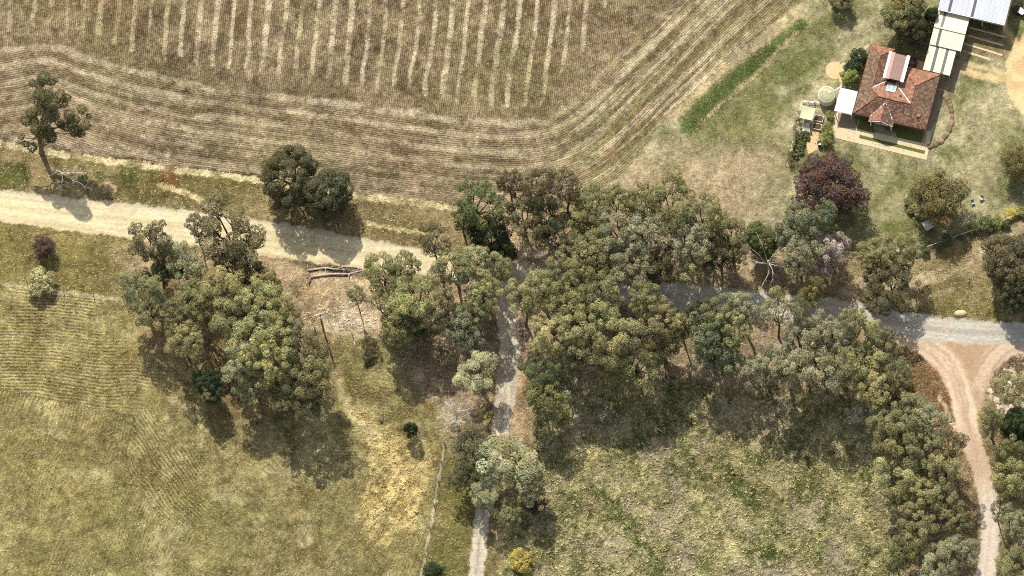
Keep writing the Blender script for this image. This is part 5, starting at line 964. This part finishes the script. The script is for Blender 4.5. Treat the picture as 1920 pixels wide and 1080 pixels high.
        me = mesh_np('grass', v, np.arange(3 * n).reshape(-1, 3), np.repeat(np.stack([g, g, g], 1), 3, axis=0)); me.materials.append(LEAF); q = tag(link('grass', me), lab, 'grass', None, 'stuff'); q.color = (.17, .21, .075, 1)
garden()

# ------------------------------------------------------------------ fences, pole, logs, fallen limbs
def fence(pts, gap, label, rail=None, hgt=1.15, wires=3, post=.06, mat=M_WOOD):
    P = [G(*p) for p in pts]; o = thing('fence', (P[0].x, P[0].y, 0), label, 'fence'); rel = [p - P[0] for p in P]; posts = []
    for a, b in zip(rel[:-1], rel[1:]):
        n = max(1, round((b - a).length / gap)); posts += [a.lerp(b, i / n) for i in range(n)]
    posts.append(rel[-1]); rng = random.Random(len(pts)); pm = MB(); pm.tube([(0, 0, -.3), (0, 0, hgt)], [post * 1.1, post], 7); me = pm.mesh('post', mat)
    for i, p in enumerate(posts): q = link('post', me, o, (p.x, p.y, 0)); q.rotation_euler = (rng.uniform(-.05, .05), rng.uniform(-.05, .05), rng.uniform(0, 6)); k = 1.5 if i % 7 == 0 else 1; q.scale = (k, k, rng.uniform(.95, 1.05))
    for w in range(wires): m = MB(); m.tube([(p.x, p.y, hgt * (.35 + .3 * w)) for p in posts], .006, 4); m.build('wire', M_WIRE, o)
    if rail: m = MB(); [m.beam((p.x, p.y, hgt), (q.x, q.y, hgt), .07, .06) for p, q in zip(posts[:-1], posts[1:])]; m.build('top_rail', rail, o)
fence([(-60, 526), (0, 534), (120, 549), (232, 564)], 4.4, 'wire fence along the top of the left paddock'); fence([(590, 617), (660, 627), (722, 636), (800, 648), (900, 662)], 4.0, 'wire fence below the power pole'); fence([(834, 832), (822, 905), (806, 990), (788, 1090)], 3.6, 'wire fence beside the strip of tall straw', None, 1.2, 3, .07)
fence([(1030, 688), (1150, 697), (1300, 706), (1400, 716)], 4.2, 'wire fence between the southern stand and the meadow'); fence([(1576, 474), (1612, 478), (1725, 471), (1760, 458), (1815, 438), (1870, 421), (1930, 396)], 3.0, 'garden fence with a pale top rail below the lawn', M_PEEL, .95, 2)
def pole():
    b = G(600, 590, 7.8); o = thing('power_pole', (b.x, b.y, 0), 'timber power pole with a pale crossarm above the paddock fence', 'power pole', rz=.35)
    m = MB(); m.tube([(0, 0, -.5), (0, 0, 4), (0, 0, 7.9)], [.17, .15, .12], 10); m.build('pole', M_WOOD, o, True); m = MB(); m.box(-.95, .95, .13, .24, 7.45, 7.57); m.build('crossarm', M_PEEL, o)
    for x in (-.8, 0, .8): m = MB(); m.lathe([(.05, 0), (.09, .08), (.06, .14), (.08, .2), (.02, .26)], 10, centre=(x, .185, 7.575)); m.build('insulator', M_WHITE, o)
    m = MB(); m.lathe([(.2, 0), (.24, .1), (.24, .7), (.16, .8)], 14, centre=(0, -.36, 6.6)); m.build('transformer', M_SHEETW, o)
pole()
def log(pts, r, label, mat=M_LOG, name='log', twigs=0, z=.2, seed=1):
    rng = np.random.RandomState(seed); P = [G(*p) for p in pts]; c = P[0]; o = thing(name, (c.x, c.y, 0), label, 'log' if name == 'log' else 'branch'); q = [Vector((p.x - c.x + rng.normal(0, .08), p.y - c.y + rng.normal(0, .08), z * rng.uniform(.8, 1.4))) for p in P]
    m = MB(); m.tube(q, list(np.linspace(r, r * .5, len(q))), 8); m.build('stem', mat, o, True)
    for k in range(twigs):
        s = q[rng.randint(0, len(q))]; d = Vector((rng.normal(0, 1), rng.normal(0, 1), abs(rng.normal(.4, .3)))).normalized() * rng.uniform(.6, 1.7); m = MB(); m.tube([s, s + d * .5 + Vector((0, 0, .12)), s + d], [r * .5, r * .32, r * .12], 5); m.build('branch', mat, o, True)
log([(582, 520), (620, 515), (655, 514), (688, 506)], .22, 'longest grey log lying below the road', twigs=5, seed=3); log([(578, 508), (610, 504), (650, 506)], .18, 'grey log just above the longest one', twigs=6, seed=4); log([(640, 500), (670, 503), (690, 512)], .14, 'short grey log at the right end of the log heap', twigs=6, seed=5)
log([(98, 330), (108, 322), (120, 328), (135, 326), (155, 326), (160, 340)], .07, 'white fallen branch on the roadside grass left part', DEAD, 'fallen_branch', 14, .35, 6); log([(134, 340), (148, 346), (160, 350), (173, 356)], .08, 'white fallen branch nearest the road at far left', DEAD, 'fallen_branch', 8, .35, 7); log([(116, 326), (118, 340), (116, 352)], .08, 'tangle of white twigs in the shade of the lone gum', DEAD, 'fallen_branch', 12, .3, 8)
log([(958, 576), (966, 574), (978, 580)], .09, 'white broken branch on the side road', DEAD, 'fallen_branch', 4, .15, 9); log([(735, 650), (748, 656), (755, 668)], .06, 'thin pale branch below the fence line tree', DEAD, 'fallen_branch', 3, .1, 10)
def mound():
    c = G(1801, 588); o = thing('straw_heap', (c.x, c.y, 0), 'low pale heap on the grass beside the road bend', 'heap'); rng = np.random.RandomState(6); m = MB(); m.lathe([(1.0, 0), (.95, .2), (.7, .42), (.35, .52), (.03, .54)], 18); m.v = [(x * (1 + rng.uniform(-.12, .12)), y * .55 * (1 + rng.uniform(-.12, .12)), z) for x, y, z in m.v]; m.build('heap', M_STRAW, o, True)
mound()
